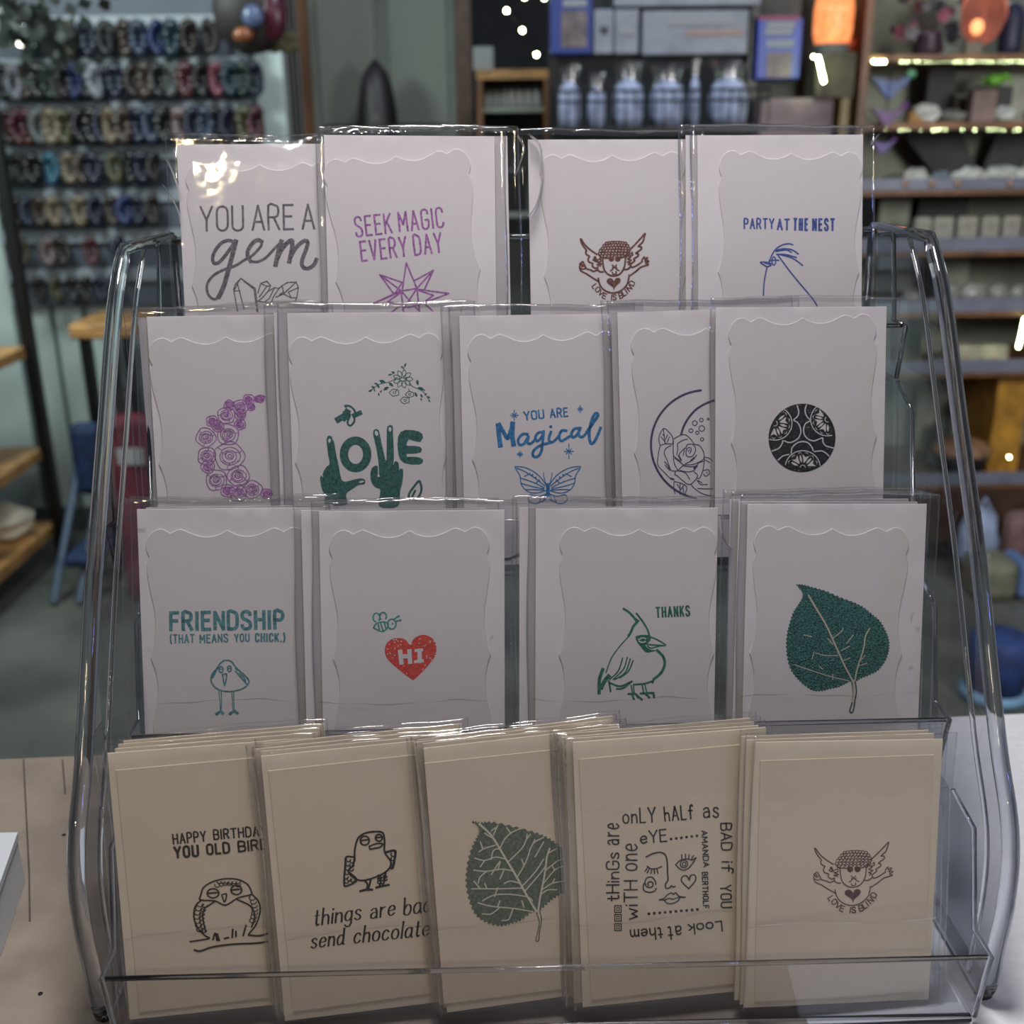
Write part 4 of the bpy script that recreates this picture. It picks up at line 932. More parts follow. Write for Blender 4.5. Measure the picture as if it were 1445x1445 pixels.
def packet(key, row, tl, tr, label, peak=None, ivory=False, Wd=.092, sx=0, group=None, name='greeting_card'):
    M = frame(row, tl, tr, Wd); r = empty(name); r.matrix_world = M; tag(r, label, 'greeting card', group)
    H = HC if not ivory else .1285
    pm, cmat = (IVORY, IVORY2) if ivory else (PAPER, PAPER2)
    MB().bbox(-Wd / 2, Wd / 2, -H, 0, -.0005, 0, .0001).build('envelope', pm, r, local=True)
    inv = M.inverted(); n = M.col[2].to_3d()
    def loc(px, py, z): return inv @ on_plane(px, py, M.translation + n * z, n)
    if ivory:
        a, b = loc(*peak[0], .0005), loc(*peak[1], .0005); d = (b - a).normalized(); e = Vector((d.y, -d.x, 0)); cw = .0845; ch = .117
        o_ = a.to_2d(); d = d.to_2d(); e = e.to_2d(); P = [o_, o_ + d * cw, o_ + d * cw + e * ch, o_ + e * ch]
        card = slabmesh([(p.x, p.y) for p in P], .00005, .00050, .00015).build('card', cmat, r, local=True)
    else:
        a = loc(peak[0], peak[1], .0005); sl = peak[2]; b = loc(peak[0] + 100, peak[1] + 100 * sl, .0005); d = (b - a).to_2d().normalized(); e = Vector((-d.y, d.x))
        card = slabmesh([tuple(a.to_2d() + d * x + e * y) for x, y in SCALLOP], .00005, .00055, .00022).build('card', cmat, r, local=True)
    sm = sleeve_mesh(Wd, H, sx, sum(map(ord, key)), mx=.0036 if ivory else .0052, top=.0016 if ivory else .0042, amp=.0003 if ivory else .0007); so = sm.build('sleeve', SLEEVE, r, local=True, smooth=True); so.data.materials.append(SEAM)
    for k in sm.seam: so.data.polygons[k].material_index = 1
    fy = -.088 if ivory else -.0975; ph = sum(map(ord, key)); fl_ = MB(); N_ = 24
    fl_.add([(-Wd / 2 - .002 + (Wd + .004) * i / N_, fy + .0008 * sin(i * .35 + ph) + .0003 * sin(i * 1.1 + ph) + e * (.00045 + .0003 * sin(i * .7 + ph)), .00125 + e * .0002) for i in range(N_ + 1) for e in (0, 1)], [(2 * i, 2 * i + 2, 2 * i + 3, 2 * i + 1) for i in range(N_)])
    fl_.build('flap_line', SEAM, so, local=True)
    art = Art.__new__(Art); art.root = r; art.root_m = M; art.inv = inv; art.parent = card; art.zc = .00060; art.b = MB(); art.dz = 0; art.o = (0, 0); art.k = 1
    art.mpp = (ROT.transposed() @ (M.translation + M.col[1].to_3d() * -.06 - CAM_POS)).z * -1 / FPX
    ENV[key] = (r, M, Wd, H, ivory, row); return art
def curl(key, pts, d=.006):                    # loose curl of cellophane standing off the sleeve
    r, M = ENV[key][:2]; inv = M.inverted(); n = M.col[2].to_3d(); P = cr(pts, 5); m = MB(); vs = []
    for x, y in P:
        l = inv @ on_plane(x, y, M.translation + n * .001, n)
        for e in (0, .35, .7, 1): vs.append((l.x + .0008 * sin(e * 3), l.y, .0010 + d * e))
    m.add(vs, [(4 * i + j, 4 * i + j + 1, 4 * i + j + 5, 4 * i + j + 4) for i in range(len(P) - 1) for j in range(3)])
    so = [c for c in r.children if c.name.startswith('sleeve')][0]
    m.build('loose_curl', CURL, so, local=True, smooth=True)
def spare(key, k, dx, dy, rot, label, group, step=.00175):
    r0, M, Wd, H, ivory, row = ENV[key]; r = empty('greeting_card')
    r.matrix_world = M @ Matrix.Translation((dx, dy, -k * step)) @ Matrix.Rotation(radians(rot), 4, 'Z')
    tag(r, label, 'greeting card', group)
    for ch in r0.children:
        if ch.name.startswith(('envelope', 'sleeve')): c = ch.copy(); COL.objects.link(c); c.parent = r
    return r
# ---------------------------------------------------------------- top row
V1 = ink('grey_violet', (108, 102, 112)); V2 = ink('purple', (170, 100, 178)); RB = ink('copper', (112, 62, 52), .4); BL = ink('blue', (58, 84, 168))
a = packet('gem', 1, (249, 204), (440, 203), 'lilac card printed YOU ARE A gem over crystals, leftmost of the top tier', (366.6, 231.8, -.012), sx=-.001).crop(220, 180, 5.558)
a.text(345, 812, 1250, 793, 190, 'YOU ARE A', 17, space=.5, gap=.14)
a.done('lettering', V1)
a.ln('615,900 570,885 515,905 468,960 445,1020 455,1062 490,1060 540,1010 590,940 628,890', 27).ln('628,890 600,1000 568,1120 530,1250 492,1330', 36).ln('492,1330 455,1347 412,1312 400,1240 440,1170 520,1120 620,1085 700,1035 760,1000 820,935 832,897', 21)
a.ln('832,897 800,882 760,905 724,960 720,1012 745,1050', 31).ln('745,1050 800,1052 865,1018 925,955 985,895', 21).ln('985,890 960,980 938,1080', 36).ln('950,1030 990,950 1040,897 1068,890 1066,950 1046,1055', 34).ln('1052,1025 1100,940 1160,890 1190,898 1180,950 1146,1045 1152,1092 1192,1106 1240,1075 1260,1032', 31)
a.ln('610,1270 622,1230 665,1182 780,1262 800,1445;610,1270 640,1440;665,1182 640,1225 690,1420;640,1225 612,1282 660,1280;690,1205 770,1268 790,1440;800,1300 822,1222 870,1205 900,1240 880,1285 830,1340 800,1360;822,1222 870,1245 900,1240;870,1245 810,1330;800,1360 850,1370 900,1390;880,1285 930,1255 965,1262 990,1240;930,1255 890,1340 850,1370;965,1262 920,1330 900,1390;990,1240 1030,1215 1100,1212 1118,1255 1105,1335 1080,1385;990,1240 1000,1290 970,1310;1100,1212 1000,1305 1060,1335 1105,1335;1060,1335 1040,1290 1118,1255;1000,1305 940,1330', 9, False)
a.done('picture', V1)
a = packet('magic', 1, (457, 190.5), (697, 192.5), 'lilac card printed SEEK MAGIC EVERY DAY over a purple star, on the top tier', (558.6, 219.7, -.083), sx=.001).crop(440, 180, 5.161)
a.text(318, 795, 968, 722, 140, 'SEEK MAGIC', 15, space=.42).text(358, 972, 958, 905, 140, 'EVERY DAY', 15, space=.42)
a.done('lettering', V2)
a.ln('658,1190 688,985 765,1172;765,1172 885,1040 820,1180;752,1112 885,1040;650,1188 495,1072 600,1215;660,1128 495,1072;650,1188 450,1280 660,1190;765,1178 998,1208 815,1278;650,1190 765,1172;650,1190 775,1330;765,1172 660,1330;650,1190 668,1340;765,1172 785,1340;650,1200 555,1268 700,1310;775,1185 885,1222 800,1285 700,1310;815,1278 880,1335;640,1300 560,1360;660,1128 600,1215', 12, False)
a.done('picture', V2)
CH_ = '''475,410 345,325 275,260 215,178 205,190 240,270 300,345 290,370 300,410 350,440 330,480 345,530 405,550 400,590 450,625 490,610;1020,345 1120,250 1200,170 1278,88 1265,150 1240,220 1170,285 1210,290 1215,330 1130,390 1165,405 1160,440 1095,480 1105,510 1040,565 1050,600 1065,612;490,650 420,675 380,655 300,630 270,570;500,830 380,760 300,710 230,680 200,655;1065,612 1130,590 1200,545 1235,520;1020,745 1120,680 1210,610 1330,575;500,780 510,840 540,905 600,965 680,1000 750,1008 830,995 910,950 970,890 1000,820 1015,730;490,610 490,650 530,680 580,682;935,645 990,640 1040,600;572,455 578,560 600,650 650,710 720,742 800,738 870,705 920,640 945,560 955,450;500,405 525,430 550,460 690,470;870,465 950,440 1000,400'''
CH2 = '''735,575 750,595 785,600 800,575;740,630 770,615 800,630;705,665 740,640 740,615;845,660 805,640 805,615;735,690 745,715 780,718 800,700 795,675;200,655 185,600 205,570 225,600;210,580 190,560 215,545 250,600;225,560 220,530 245,525 265,580;200,620 240,640 280,630;1235,520 1230,500 1265,450 1275,480;1275,490 1310,460 1320,475 1280,520;1290,520 1335,510 1335,525 1290,550;1300,560 1340,565;410,500 440,470 455,520 420,500;430,460 450,450 480,520;480,500 530,480 540,520 490,530 550,560 480,570 540,590;1050,400 1065,380 1075,420 1040,430;1000,430 1040,450 990,480 1050,500 985,530 1030,540 1000,570'''
def cherub(a, w, m, tf=lambda x, y: (x, y)):
    def T(s_): return ';'.join(' '.join('%.1f,%.1f' % tf(*[float(v) for v in p.split(',')]) for p in q.split()) for q in s_.split(';'))
    a.ln(T(CH_), w).ln(T(CH2), w * .85)
    rr = random.Random(3)
    for row, (y, xs, xe, n) in enumerate(((225, 640, 950, 8), (262, 600, 985, 9), (305, 570, 1005, 10), (350, 540, 1010, 10), (395, 525, 1000, 10), (432, 560, 960, 8))):
        for i in range(n):
            x = xs + (xe - xs) * i / (n - 1); yy = y + abs(i / (n - 1) - .5) ** 2 * (60 if row < 3 else 10)
            X, Y_ = tf(x, yy); a.ell(X, Y_, 24, 20, w * .7, 120 + rr.random() * 80, 420 + rr.random() * 60, 0, 7)
    for cx in (720, 825): X, Y_ = tf(cx, 482); a.ell(X, Y_, 44, 42)
    a.fill(T('760,975 745,925 690,885 645,850 640,815 665,785 705,778 745,800 762,825 785,785 825,772 865,785 872,820 850,860 810,890 775,930'))
    a.done('picture', m)
    for ch, cx, cy, an, wd in (('L', 440, 905, 58, 46), ('O', 490, 955, 45, 58), ('V', 545, 1010, 38, 60), ('E', 602, 1055, 22, 52), ('I', 722, 1078, 5, 2), ('S', 772, 1074, -2, 50), ('B', 878, 1048, -18, 56), ('L', 930, 1012, -30, 42), ('I', 968, 985, -34, 2), ('N', 1015, 935, -42, 60), ('D', 1062, 858, -62, 58)):
        r = radians(an); h = 80; ux, uy = cos(r), sin(r); vx, vy = uy, -ux; gw, sts = GL[ch]
        for st in sts:
            P = [tf(cx + ux * wd * (gx / max(gw, .1) - .5) + vx * h * (gy - .5), cy + uy * wd * (gx / max(gw, .1) - .5) + vy * h * (gy - .5)) for gx, gy in st]
            a.ln(P, min(w * .95, 19), len(P) > 5)
    a.done('lettering', m)
a = packet('cherub', 1, (745, 197), (985, 196.5), 'lilac card with a copper winged cherub stamp, third on the top tier', (864, 218.4, -.025)).crop(800, 320, 11.115)
cherub(a, 30, RB, lambda x, y: (.939 * x + 23, 1.011 * y + 19))
a = packet('party', 1, (984, 191), (1221, 190), 'lilac card printed PARTY AT THE NEST over a blue bird, rightmost of the top tier', (1116.7, 215.7, .012), sx=.0015).crop(960, 170, 4.817)
a.text(430, 735, 640, 735, 66, 'PARTY', 11, gap=.2).text(655, 742, 745, 743, 70, 'AT', 13, gap=.2).text(765, 743, 870, 745, 74, 'THE', 15, gap=.2).text(895, 745, 1052, 745, 74, 'NEST', 15, gap=.2)
a.done('lettering', BL)
a.ln('565,1188 570,1100 590,995;590,995 555,975 545,965 570,962 610,970 615,985 590,995;600,965 640,885 690,848 735,838 765,845;640,885 700,872 760,880 803,908;650,890 720,880 755,897;655,910 720,912 790,932;680,912 760,935 832,985;665,918 760,1045 890,1200 930,1260;572,968 612,978;610,955 640,950 670,950', 10).ell(636, 955, 13, 28, 9)
a.done('picture', BL)
# ---------------------------------------------------------------- second row
PK = ink('orchid', (176, 112, 184)); GR = ink('pine_green', (42, 100, 95), .3); BU = ink('bright_blue', (42, 122, 184), .3); ID = ink('indigo', (70, 66, 104), .2)
a = packet('moon', 2, (207, 447), (430, 443), 'lilac card with a crescent moon of orchid roses, leftmost of the second tier', (318.6, 475, -.05), sx=-.002).crop(180, 420, 4.818)
for i, (x, y, r) in enumerate(((905, 688, 24), (822, 695, 36), (765, 745, 48), (690, 730, 32), (670, 800, 54), (840, 742, 24), (768, 795, 36), (575, 840, 36), (612, 872, 38), (682, 930, 68), (765, 862, 34), (533, 950, 62), (540, 1078, 58), (692, 1078, 92), (545, 1150, 42), (602, 1240, 68), (752, 1210, 68), (680, 1312, 42), (752, 1328, 54), (850, 1305, 58), (945, 1335, 34))):
    a.rose(x, y, r, 7, i + 1)
a.fill('860,672 905,660 940,675 905,705 870,712').fill('930,1320 960,1312 988,1345 945,1348')
a.done('picture', PK)
a = packet('love', 2, (405, 442), (640, 440.5), 'lilac card with green hands spelling LOVE below flowers and a bee, on the second tier', (515.8, 475.2, -.03)).crop(440, 590, 8.5)
a.fill('178,300 178,250 190,218 215,210 240,222 252,260 268,290 290,420 320,560 345,690 365,745 400,762 460,750 530,732 590,722 630,735 642,765 625,795 560,805 490,850 430,890 412,930 412,1040 170,1040 155,930 120,850 98,740 105,695 125,690 140,640 180,580 212,548 195,440', True)
a.fill('735,200 738,155 765,132 795,140 812,180 850,360 890,515 897,400 898,250 900,130 915,95 945,82 970,100 975,200 985,400 985,520 1010,515 1040,540 1050,600 1085,610 1098,650 1085,780 1060,880 1030,1060 808,1060 822,870 760,830 715,770 702,680 720,600 765,570 800,562 780,400', True)
a.fill('1335,235 1325,190 1280,158 1200,142 1120,142 1065,165 1035,220 1027,320 1035,420 1060,500 1110,540 1200,558 1290,558 1330,535 1335,500 1300,475 1230,462 1140,465 1138,428 1250,425 1310,410 1322,375 1300,345 1230,332 1140,332 1138,300 1165,255 1230,275 1300,288', False)
for k in range(1): a.ln([(525 + 140 * cos(t * pi / 14), 435 + 165 * sin(t * pi / 14)) for t in range(28)], 100, False, True)
a.ln('1175,975 1165,915 1220,830 1285,755 1308,800 1315,860 1290,930 1240,985', 28).ln('1205,940 1240,870', 26)
a.crop(390, 420, 4.983)
a.ln('480,830 430,860', 42).ln('500,800 470,850', 44).ln('545,830 590,810', 34).ln('490,770 485,760 520,765 550,795 548,825', 14).ln('545,825 548,870 520,900 500,880 515,840', 14)
a.fill('465,800 505,790 525,830 500,860 470,850')
for j in range(9):
    t = 2 * pi * j / 9; ux, uy = cos(t), sin(t); px_, py_ = -uy, ux; cx, cy = 890, 572
    a.ln([(cx + 20 * ux, cy + 12 * uy), (cx + 45 * ux + 14 * px_, cy + 42 * uy + 14 * py_), (cx + 70 * ux, cy + 64 * uy), (cx + 45 * ux - 14 * px_, cy + 42 * uy - 14 * py_)], 4.5, True, True)
a.ell(888, 575, 18, 12, 4)
for cx, cy, r in ((830, 668, 30), (938, 680, 26), (905, 722, 28)):
    a.ln([(cx + r * (1 + .18 * (j % 2)) * cos(pi * j / 5), cy + r * .72 * (1 + .18 * (j % 2)) * sin(pi * j / 5)) for j in range(10)], 5, True, True); a.ell(cx, cy, r * .35, r * .25, 4)
rr = random.Random(2)
for x, y, s_, an in ((745, 590, 26, 20), (770, 640, 24, -30), (805, 610, 22, 40), (715, 620, 18, 60), (700, 605, 14, 10), (735, 660, 12, -60), (720, 680, 12, 80), (680, 630, 16, 30), (660, 655, 16, -20), (690, 650, 12, 60), (992, 595, 22, 80), (1015, 640, 26, 20), (980, 680, 20, 60), (1040, 650, 10, 30), (1020, 690, 16, 60), (1050, 680, 12, -40), (1072, 700, 14, 45), (1018, 715, 12, 70), (1075, 725, 13, 70), (885, 490, 14, 50), (905, 475, 16, -60), (820, 525, 14, 10), (797, 542, 14, -20)):
    t = radians(an); c_, q_ = cos(t), sin(t); a.fill([(x - s_ * c_, y - s_ * q_), (x - s_ * .45 * q_, y + s_ * .45 * c_), (x + s_ * c_, y + s_ * q_), (x + s_ * .45 * q_, y - s_ * .45 * c_)])
a.ln('655,660 720,610 800,590 850,560;1080,730 1030,660 960,625 930,600;905,470 895,510;830,530 800,545;850,640 840,660;930,640 938,660', 4.5)
a.done('picture', GR)
a.dz = .00004; a.crop(440, 590, 8.5)
a.ell(212, 270, 15, 24).ell(776, 182, 20, 32, rot=-15).ell(938, 135, 17, 28).ell(597, 764, 32, 11, rot=-12).ln('795,560 800,640 798,690', 10).ell(800, 690, 14, 16).ln('985,515 980,555', 7).ln('1052,598 1050,620', 7).ln('128,690 135,705', 7)
a.done('nail', PAPER2)
a.dz = 0
a = packet('magical', 2, (648, 446), (880, 443), 'lilac card printed YOU ARE Magical over a blue butterfly, third on the second tier', (767, 471.9, -.028)).crop(640, 420, 4.817)
a.text(478, 834, 620, 818, 56, 'YOU', 11, gap=.14).text(655, 816, 782, 806, 56, 'ARE', 11, gap=.14)
a.ln('302,865 308,930 318,1008', 32).ln('310,860 345,925 368,955 390,900 405,852', 27).ln('402,855 398,930 408,1000', 34)
a.ln('505,930 470,928 440,965 448,1000 480,992 508,945 502,985 525,992 555,965', 19).ln('612,915 575,920 555,955 570,975 602,945 612,908 606,980 595,1050 568,1082 540,1075 545,1040 590,1005 648,988', 19).ln('662,912 648,960 662,985 690,970 712,945', 19).ell(661, 878, 11)
a.ln('768,905 735,905 718,945 732,975 770,955 805,935', 19).ln('855,888 820,893 800,930 815,950 845,925 862,885 850,930 872,948 905,920', 19).ln('905,915 950,850 982,800 966,787 940,830 922,920 930,985 952,985 980,935 1000,885', 21)
a.done('lettering', BU)
for cx, cy, r, r2 in ((413, 800, 26, 36), (861, 758, 20, 24), (452, 1064, 20, 22), (784, 1045, 32, 50)):
    for j in range(4):
        t = pi * j / 4; R = r2 if j % 2 == 0 and j == 2 else r * (.8 if j % 2 else 1); a.ln([(cx - R * cos(t), cy - R * sin(t)), (cx + R * cos(t), cy + R * sin(t))], 6.5)
def wing(f):
    T = lambda q: [(f(float(p.split(',')[0])), float(p.split(',')[1])) for p in q.split()]
    for q in ('640,1290 700,1210 780,1160 855,1148 860,1160 830,1210 820,1270 780,1315 720,1328 650,1310', '660,1280 730,1225 800,1180 850,1160', '665,1292 740,1255 828,1225', '665,1300 740,1285 822,1262', '665,1308 730,1305 790,1305', '700,1235 720,1262', '760,1195 800,1215', '640,1330 700,1350 760,1340 770,1380 720,1400 650,1370', '680,1345 700,1395', '655,1340 670,1385'): a.ln(T(q), 7.5)
    for x, y in ((700, 1245), (722, 1222), (745, 1205)): a.ell(f(x), y, 7, 7)
    a.ln(T('650,1280 665,1225 670,1190'), 6)
wing(lambda x: x); wing(lambda x: 1281 - x * 1.0)
a.ln('640,1270 642,1300 640,1345', 26)
a.done('picture', BU)
a = packet('crescent', 2, (871, 441), (1010, 437), 'lilac card with an indigo crescent ring and a large rose, fourth on the second tier', (996, 463, -.03)).crop(860, 560, 9.633)
cxm, cym = 1220, 690
a.ln([(1310 + 745 * cos(t), 650 + 740 * sin(t)) for t in [radians(100 + 165 * i / 40) for i in range(41)]], 30)
a.ln('975,510 1010,400 1080,280 1180,170 1300,95 1420,50', 30)
for x, y, r in ((1160, 358, 32), (1250, 315, 24), (1342, 302, 12), (1255, 430, 38), (1108, 460, 26), (1195, 488, 22), (1258, 578, 22)): a.ell(x, y, r, r, 13)
a.ln('690,660 672,580 690,500 740,430 800,470 850,530 865,590 860,640;735,440 745,540 760,640;700,545 740,590 770,640;725,510 750,540;790,515 765,575;815,545 785,620;875,570 960,525 1030,515 1100,570 1155,645;690,660 760,640 860,640;690,660 668,760 655,920 720,1000 830,1110 880,1130;840,660 770,700 745,770 780,850 815,950 840,1000 900,1010;750,880 790,930 820,1000;760,930 800,980;870,590 865,700 870,800 880,900 930,1000;915,790 930,700 925,640 1000,590 1060,575;960,850 950,780 1000,720 1040,690;1040,700 1060,650 1130,645 1170,700 1160,760 1120,810 1060,810 1040,760 1060,700 1100,690 1110,730 1090,770;1070,740 1090,720;1155,645 1220,660 1275,740 1285,830 1230,880 1130,920 1010,925;1185,790 1130,860 1030,910;1150,820 1100,870;870,800 930,860 985,910;985,910 1000,930 930,1000;1010,940 1100,950 1170,945 1150,1000 1060,1020 960,1000;1285,830 1290,870 1210,900 1185,960;890,1060 900,1010 960,1010 1040,1040 1090,1120;890,1060 930,1080 1010,1150 1070,1190 1130,1170 1200,1075 1150,1020;1290,870 1270,1000 1230,1100 1200,1110;1290,820 1350,830 1400,870;1310,860 1360,890;1280,1000 1340,990 1360,1040 1310,1080 1280,1050;1320,1020 1330,1040;880,1150 875,1230 890,1320;880,1150 960,1170 1040,1210 1050,1260 1020,1330;960,1180 960,1330;920,1190 955,1240;1010,1200 965,1270;1000,1240 1010,1300;1110,1190 1150,1240 1250,1310 1380,1350;1200,1245 1300,1250 1400,1250;1190,1130 1240,1190 1330,1190;1210,1140 1260,1170', 13)
a.ln('1000,800 1020,720', 11).ln('940,800 975,860', 22).ln('895,830 960,880', 24).ln('1150,970 1185,940', 26).ln('835,1110 870,1120', 26)
a.done('picture', ID)
a = packet('disc', 2, (1010, 434), (1258, 432.5), 'lilac card with a black glitter disc of lace circles, rightmost of the second tier', (1132.7, 448.2, -.035), sx=.0022).crop(1075, 560, 12.565)
BKG = ink('black_glitter', (11, 12, 17), .4, 700, glit=1)
a.ln([(715 + 300 * cos(t * pi / 24), 730 + 305 * sin(t * pi / 24)) for t in range(48)], 606, False, True)
a.done('picture', BKG, 'black glitter disc')
a.dz = .00004
a.ln('628,160 655,270 630,350 565,412 630,450 680,540 690,640 640,740 540,800 470,808 400,780;790,150 765,240 800,350 850,400;850,430 770,480 740,580 760,680 830,755 930,780 1010,750 1075,725;375,775 350,850 290,920 180,960;520,1000 540,900 620,820 715,795 810,810 880,880 910,950;1085,740 1085,800 1140,870 1280,910;930,970 1010,960 1070,960 1140,1000 1190,1050;290,1120 370,1050 480,1020', 20)
for cx, cy, R, a0, a1 in ((230, 470, 305, -55, 108), (1165, 400, 300, 75, 230), (725, 1255, 310, 190, 352)):
    a.ell(cx, cy, R, R * .97, 16, a0, a1)
    n = 6
    for j in range(n):
        t = radians(a0 + (a1 - a0) * (j + .5) / n); ux, uy = cos(t), sin(t); px_, py_ = -uy, ux
        L_ = lambda r, q: (cx + ux * r + px_ * q, cy + uy * r + py_ * q)
        if j % 2 == 0: a.fill([L_(R * .28, 0), L_(R * .5, 20), L_(R * .74, 4), L_(R * .5, -20)])
        else: a.fill([L_(R * .3, 8), L_(R * .74, 62), L_(R * .62, 0), L_(R * .74, -62), L_(R * .3, -8)], False)
        a.fill([L_(R * .8, -40), L_(R * .9, 0), L_(R * .8, 40), L_(R * .86, 0)])
    a.ell(cx, cy, 46, 46, 12, a0, a1)
a.done('lace_lines', PAPER2)
a.dz = 0
# ---------------------------------------------------------------- third row
TE = ink('slate_teal', (88, 148, 156), .25); SG = ink('sea_green', (66, 154, 146), .25); RD = ink('brick_red', (224, 78, 66), .15); DG = ink('deep_green', (40, 118, 98), .3)
a = packet('friend', 3, (193, 718.5), (441, 716), 'lilac card printed FRIENDSHIP over a long-legged chick, leftmost of the third tier', (320.6, 747.8, -.0145), sx=-.003).crop(170, 700, 4.25)
a.text(292, 803, 985, 792, 102, 'FRIENDSHIP', 21, gap=.2).text(296, 882, 446, 878, 48, '(THAT', 9, gap=.2).text(474, 880, 648, 874, 46, 'MEANS', 9, gap=.2).text(682, 874, 776, 870, 44, 'YOU', 9, gap=.2).text(806, 872, 990, 872, 46, 'CHICK.)', 11, gap=.2)
a.done('lettering', TE)
a.ln('585,1030 555,1060 542,1100 560,1140 600,1165 660,1172 720,1160 760,1135 770,1105 740,1070 690,1025 668,995 635,984 605,998 580,1030 550,1085;612,1070 636,1070 625,1135 612,1070;690,1035 730,1060 765,1100;690,1050 720,1085 760,1130;715,1060 735,1085;735,1075 750,1110;580,1035 552,1090', 9).ell(603, 1040, 13, 18, 8).ell(653, 1036, 12, 17, 8).ln('594,1040 612,1036;644,1036 662,1032', 8)
a.ln('590,1170 598,1240 600,1290;604,1170 606,1240 602,1290;668,1170 672,1240 676,1290;680,1170 680,1240 684,1290', 6).ln('575,1308 600,1292 615,1305;655,1308 682,1290 702,1304', 17)
a.done('picture', TE)
a = packet('hi', 3, (450, 721.5), (710, 719.5), 'lilac card with a red heart saying HI below a green bee, third tier', (577.5, 748.5, -.022), sx=.001).crop(430, 700, 4.25)
a.fill('650,1105 600,1070 540,1020 495,975 480,930 490,885 525,857 570,852 605,862 632,892 655,855 700,833 745,840 780,870 790,915 782,960 745,1010 700,1060')
a.done('heart', RD, 'brick red heart')
a.dz = .00004
a.ln('572,930 580,1002;628,928 632,998;575,962 630,960', 26, False).ln('688,925 690,992', 26, False).ln('665,926 704,922;662,994 708,988', 18, False)
rr = random.Random(4)
for i in range(60):
    x, y = rr.uniform(490, 785), rr.uniform(850, 1075)
    if abs(x - 640) < 90 and 910 < y < 1010: continue
    if y > 980 and abs(x - 648) > (1105 - y) * 1.0: continue
    a.ln([(x, y), (x + rr.uniform(-7, 7), y + rr.uniform(-7, 7))], 5, False)
a.done('lettering', PAPER2)
a.dz = 0
a.ell(430, 728, 20, 26, 9, 100, 400).ell(470, 722, 20, 24, 9, 130, 400).ln('412,790 430,765 470,755 500,765 495,790 470,812 440,805 412,790;440,770 450,808;455,762 470,808;478,760 488,800', 9).ell(522, 768, 25, 30, 9).ell(527, 766, 6, 6).ln('535,740 560,722;545,752 572,745', 9).ell(562, 722, 8, 7).ell(573, 745, 8, 7)
a.done('bee', SG, 'sea green bee')
a = packet('thanks', 3, (756, 718), (1013, 716.5), 'lilac card printed THANKS beside a green crested bird, third on the third tier', (902, 746.4, 0), sx=.001).crop(720, 690, 4.13)
a.text(848, 748, 1050, 738, 56, 'THANKS', 11, gap=.2); a.done('lettering', DG)
a.ln('660,698 700,725 740,775', 13).ln('735,725 770,770 800,820 812,860', 11).ln('700,730 750,770', 8).ln('740,775 718,800 705,830 690,855', 15).ln('690,860 640,915 590,985 558,1070', 7).ln('540,1050 520,1110 518,1190', 20).ln('530,1160 550,1120 575,1090', 24)
a.ln('655,985 630,1060 580,1110;682,982 660,1050 600,1110;700,990 670,1070 610,1110;716,1000 690,1060 640,1100', 8).ln('575,1120 585,1180;580,1130 640,1150 700,1125;620,1165 660,1160 710,1120', 11)
a.ln('855,940 890,975 900,1020 880,1070 835,1110', 16).ln('830,1130 835,1110;720,1140 780,1135 830,1120', 11).ln('812,862 850,875 905,910 850,910 795,905', 9).ln('800,915 820,928 860,918 905,910', 8)
a.fill('730,858 770,850 812,855 818,880 795,905 790,915 815,935 850,940 830,948 790,952 760,920 735,885')
a.ln('705,1145 712,1190;718,1145 722,1190;770,1145 778,1190;785,1140 795,1185', 8).ln('688,1195 730,1195 745,1215;712,1200 720,1225;740,1205 768,1228;760,1192 800,1190 835,1188;790,1195 810,1215;835,1190 838,1215', 13)
a.done('picture', DG)
a.dz = .00004; a.ln('748,878 770,868 790,872', 7).ln('750,886 770,895 788,888', 7); a.done('eye_lines', PAPER2); a.dz = 0
a = packet('leaf', 3, (1055, 711.5), (1315, 711), 'lilac card with a glittery teal-green poplar leaf, rightmost of the third tier', (1175, 745.7, .0155), sx=.001).crop(1020, 690, 4.128)
def serrate(P, amp, n):
    P = crs(P + [P[0]], n)[:-1]; out = []
    for i, p in enumerate(P):
        q0, q1 = P[i - 1], P[(i + 1) % len(P)]; d = (q1[0] - q0[0], q1[1] - q0[1]); l = max(1e-6, sqrt(d[0] ** 2 + d[1] ** 2)); e = amp * (1 if i % 2 else -1)
        out.append((p[0] + d[1] / l * e, p[1] - d[0] / l * e))
    return out
LP = Art.parse('425,555 470,558 530,575 600,595 680,630 760,660 820,690 870,730 915,770 945,820 965,870 970,920 960,970 935,1020 900,1060 850,1085 800,1105 770,1125 740,1122 715,1135 670,1155 620,1165 570,1178 520,1172 470,1140 430,1100 395,1050 375,980 370,910 375,840 390,780 410,720 435,680 460,640 465,610 445,580')
GG = ink('teal_glitter', (34, 100, 94), .7, 1300, glit=1)
a.fill(serrate(LP, 4, 6), False); a.done('leaf', GG, 'teal-green glitter leaf')
a.ln('752,1130 760,1180 752,1250 740,1290 748,1304 760,1290 770,1230 778,1180 772,1125', 9); a.done('stalk', GG)
a.dz = .00004
a.ln('500,620 540,690 600,790 660,920 710,1030 755,1115', 9).ln('768,1120 785,1040 820,930 830,860 855,812', 8).ln('760,1115 764,1180 755,1240', 10)
a.ln('540,955 600,970 670,970;420,1025 510,1055 620,1090 735,1118;640,870 690,830 700,810;610,870 640,905;690,940 740,915;720,900 760,850;700,1000 740,985;790,1030 840,1015;800,1000 830,970;470,850 520,860;520,990 530,950;580,1050 560,1030;640,1080 640,1110', 5)
a.done('vein', mat('vein_tan', (196, 184, 168), .7)); a.dz = 0
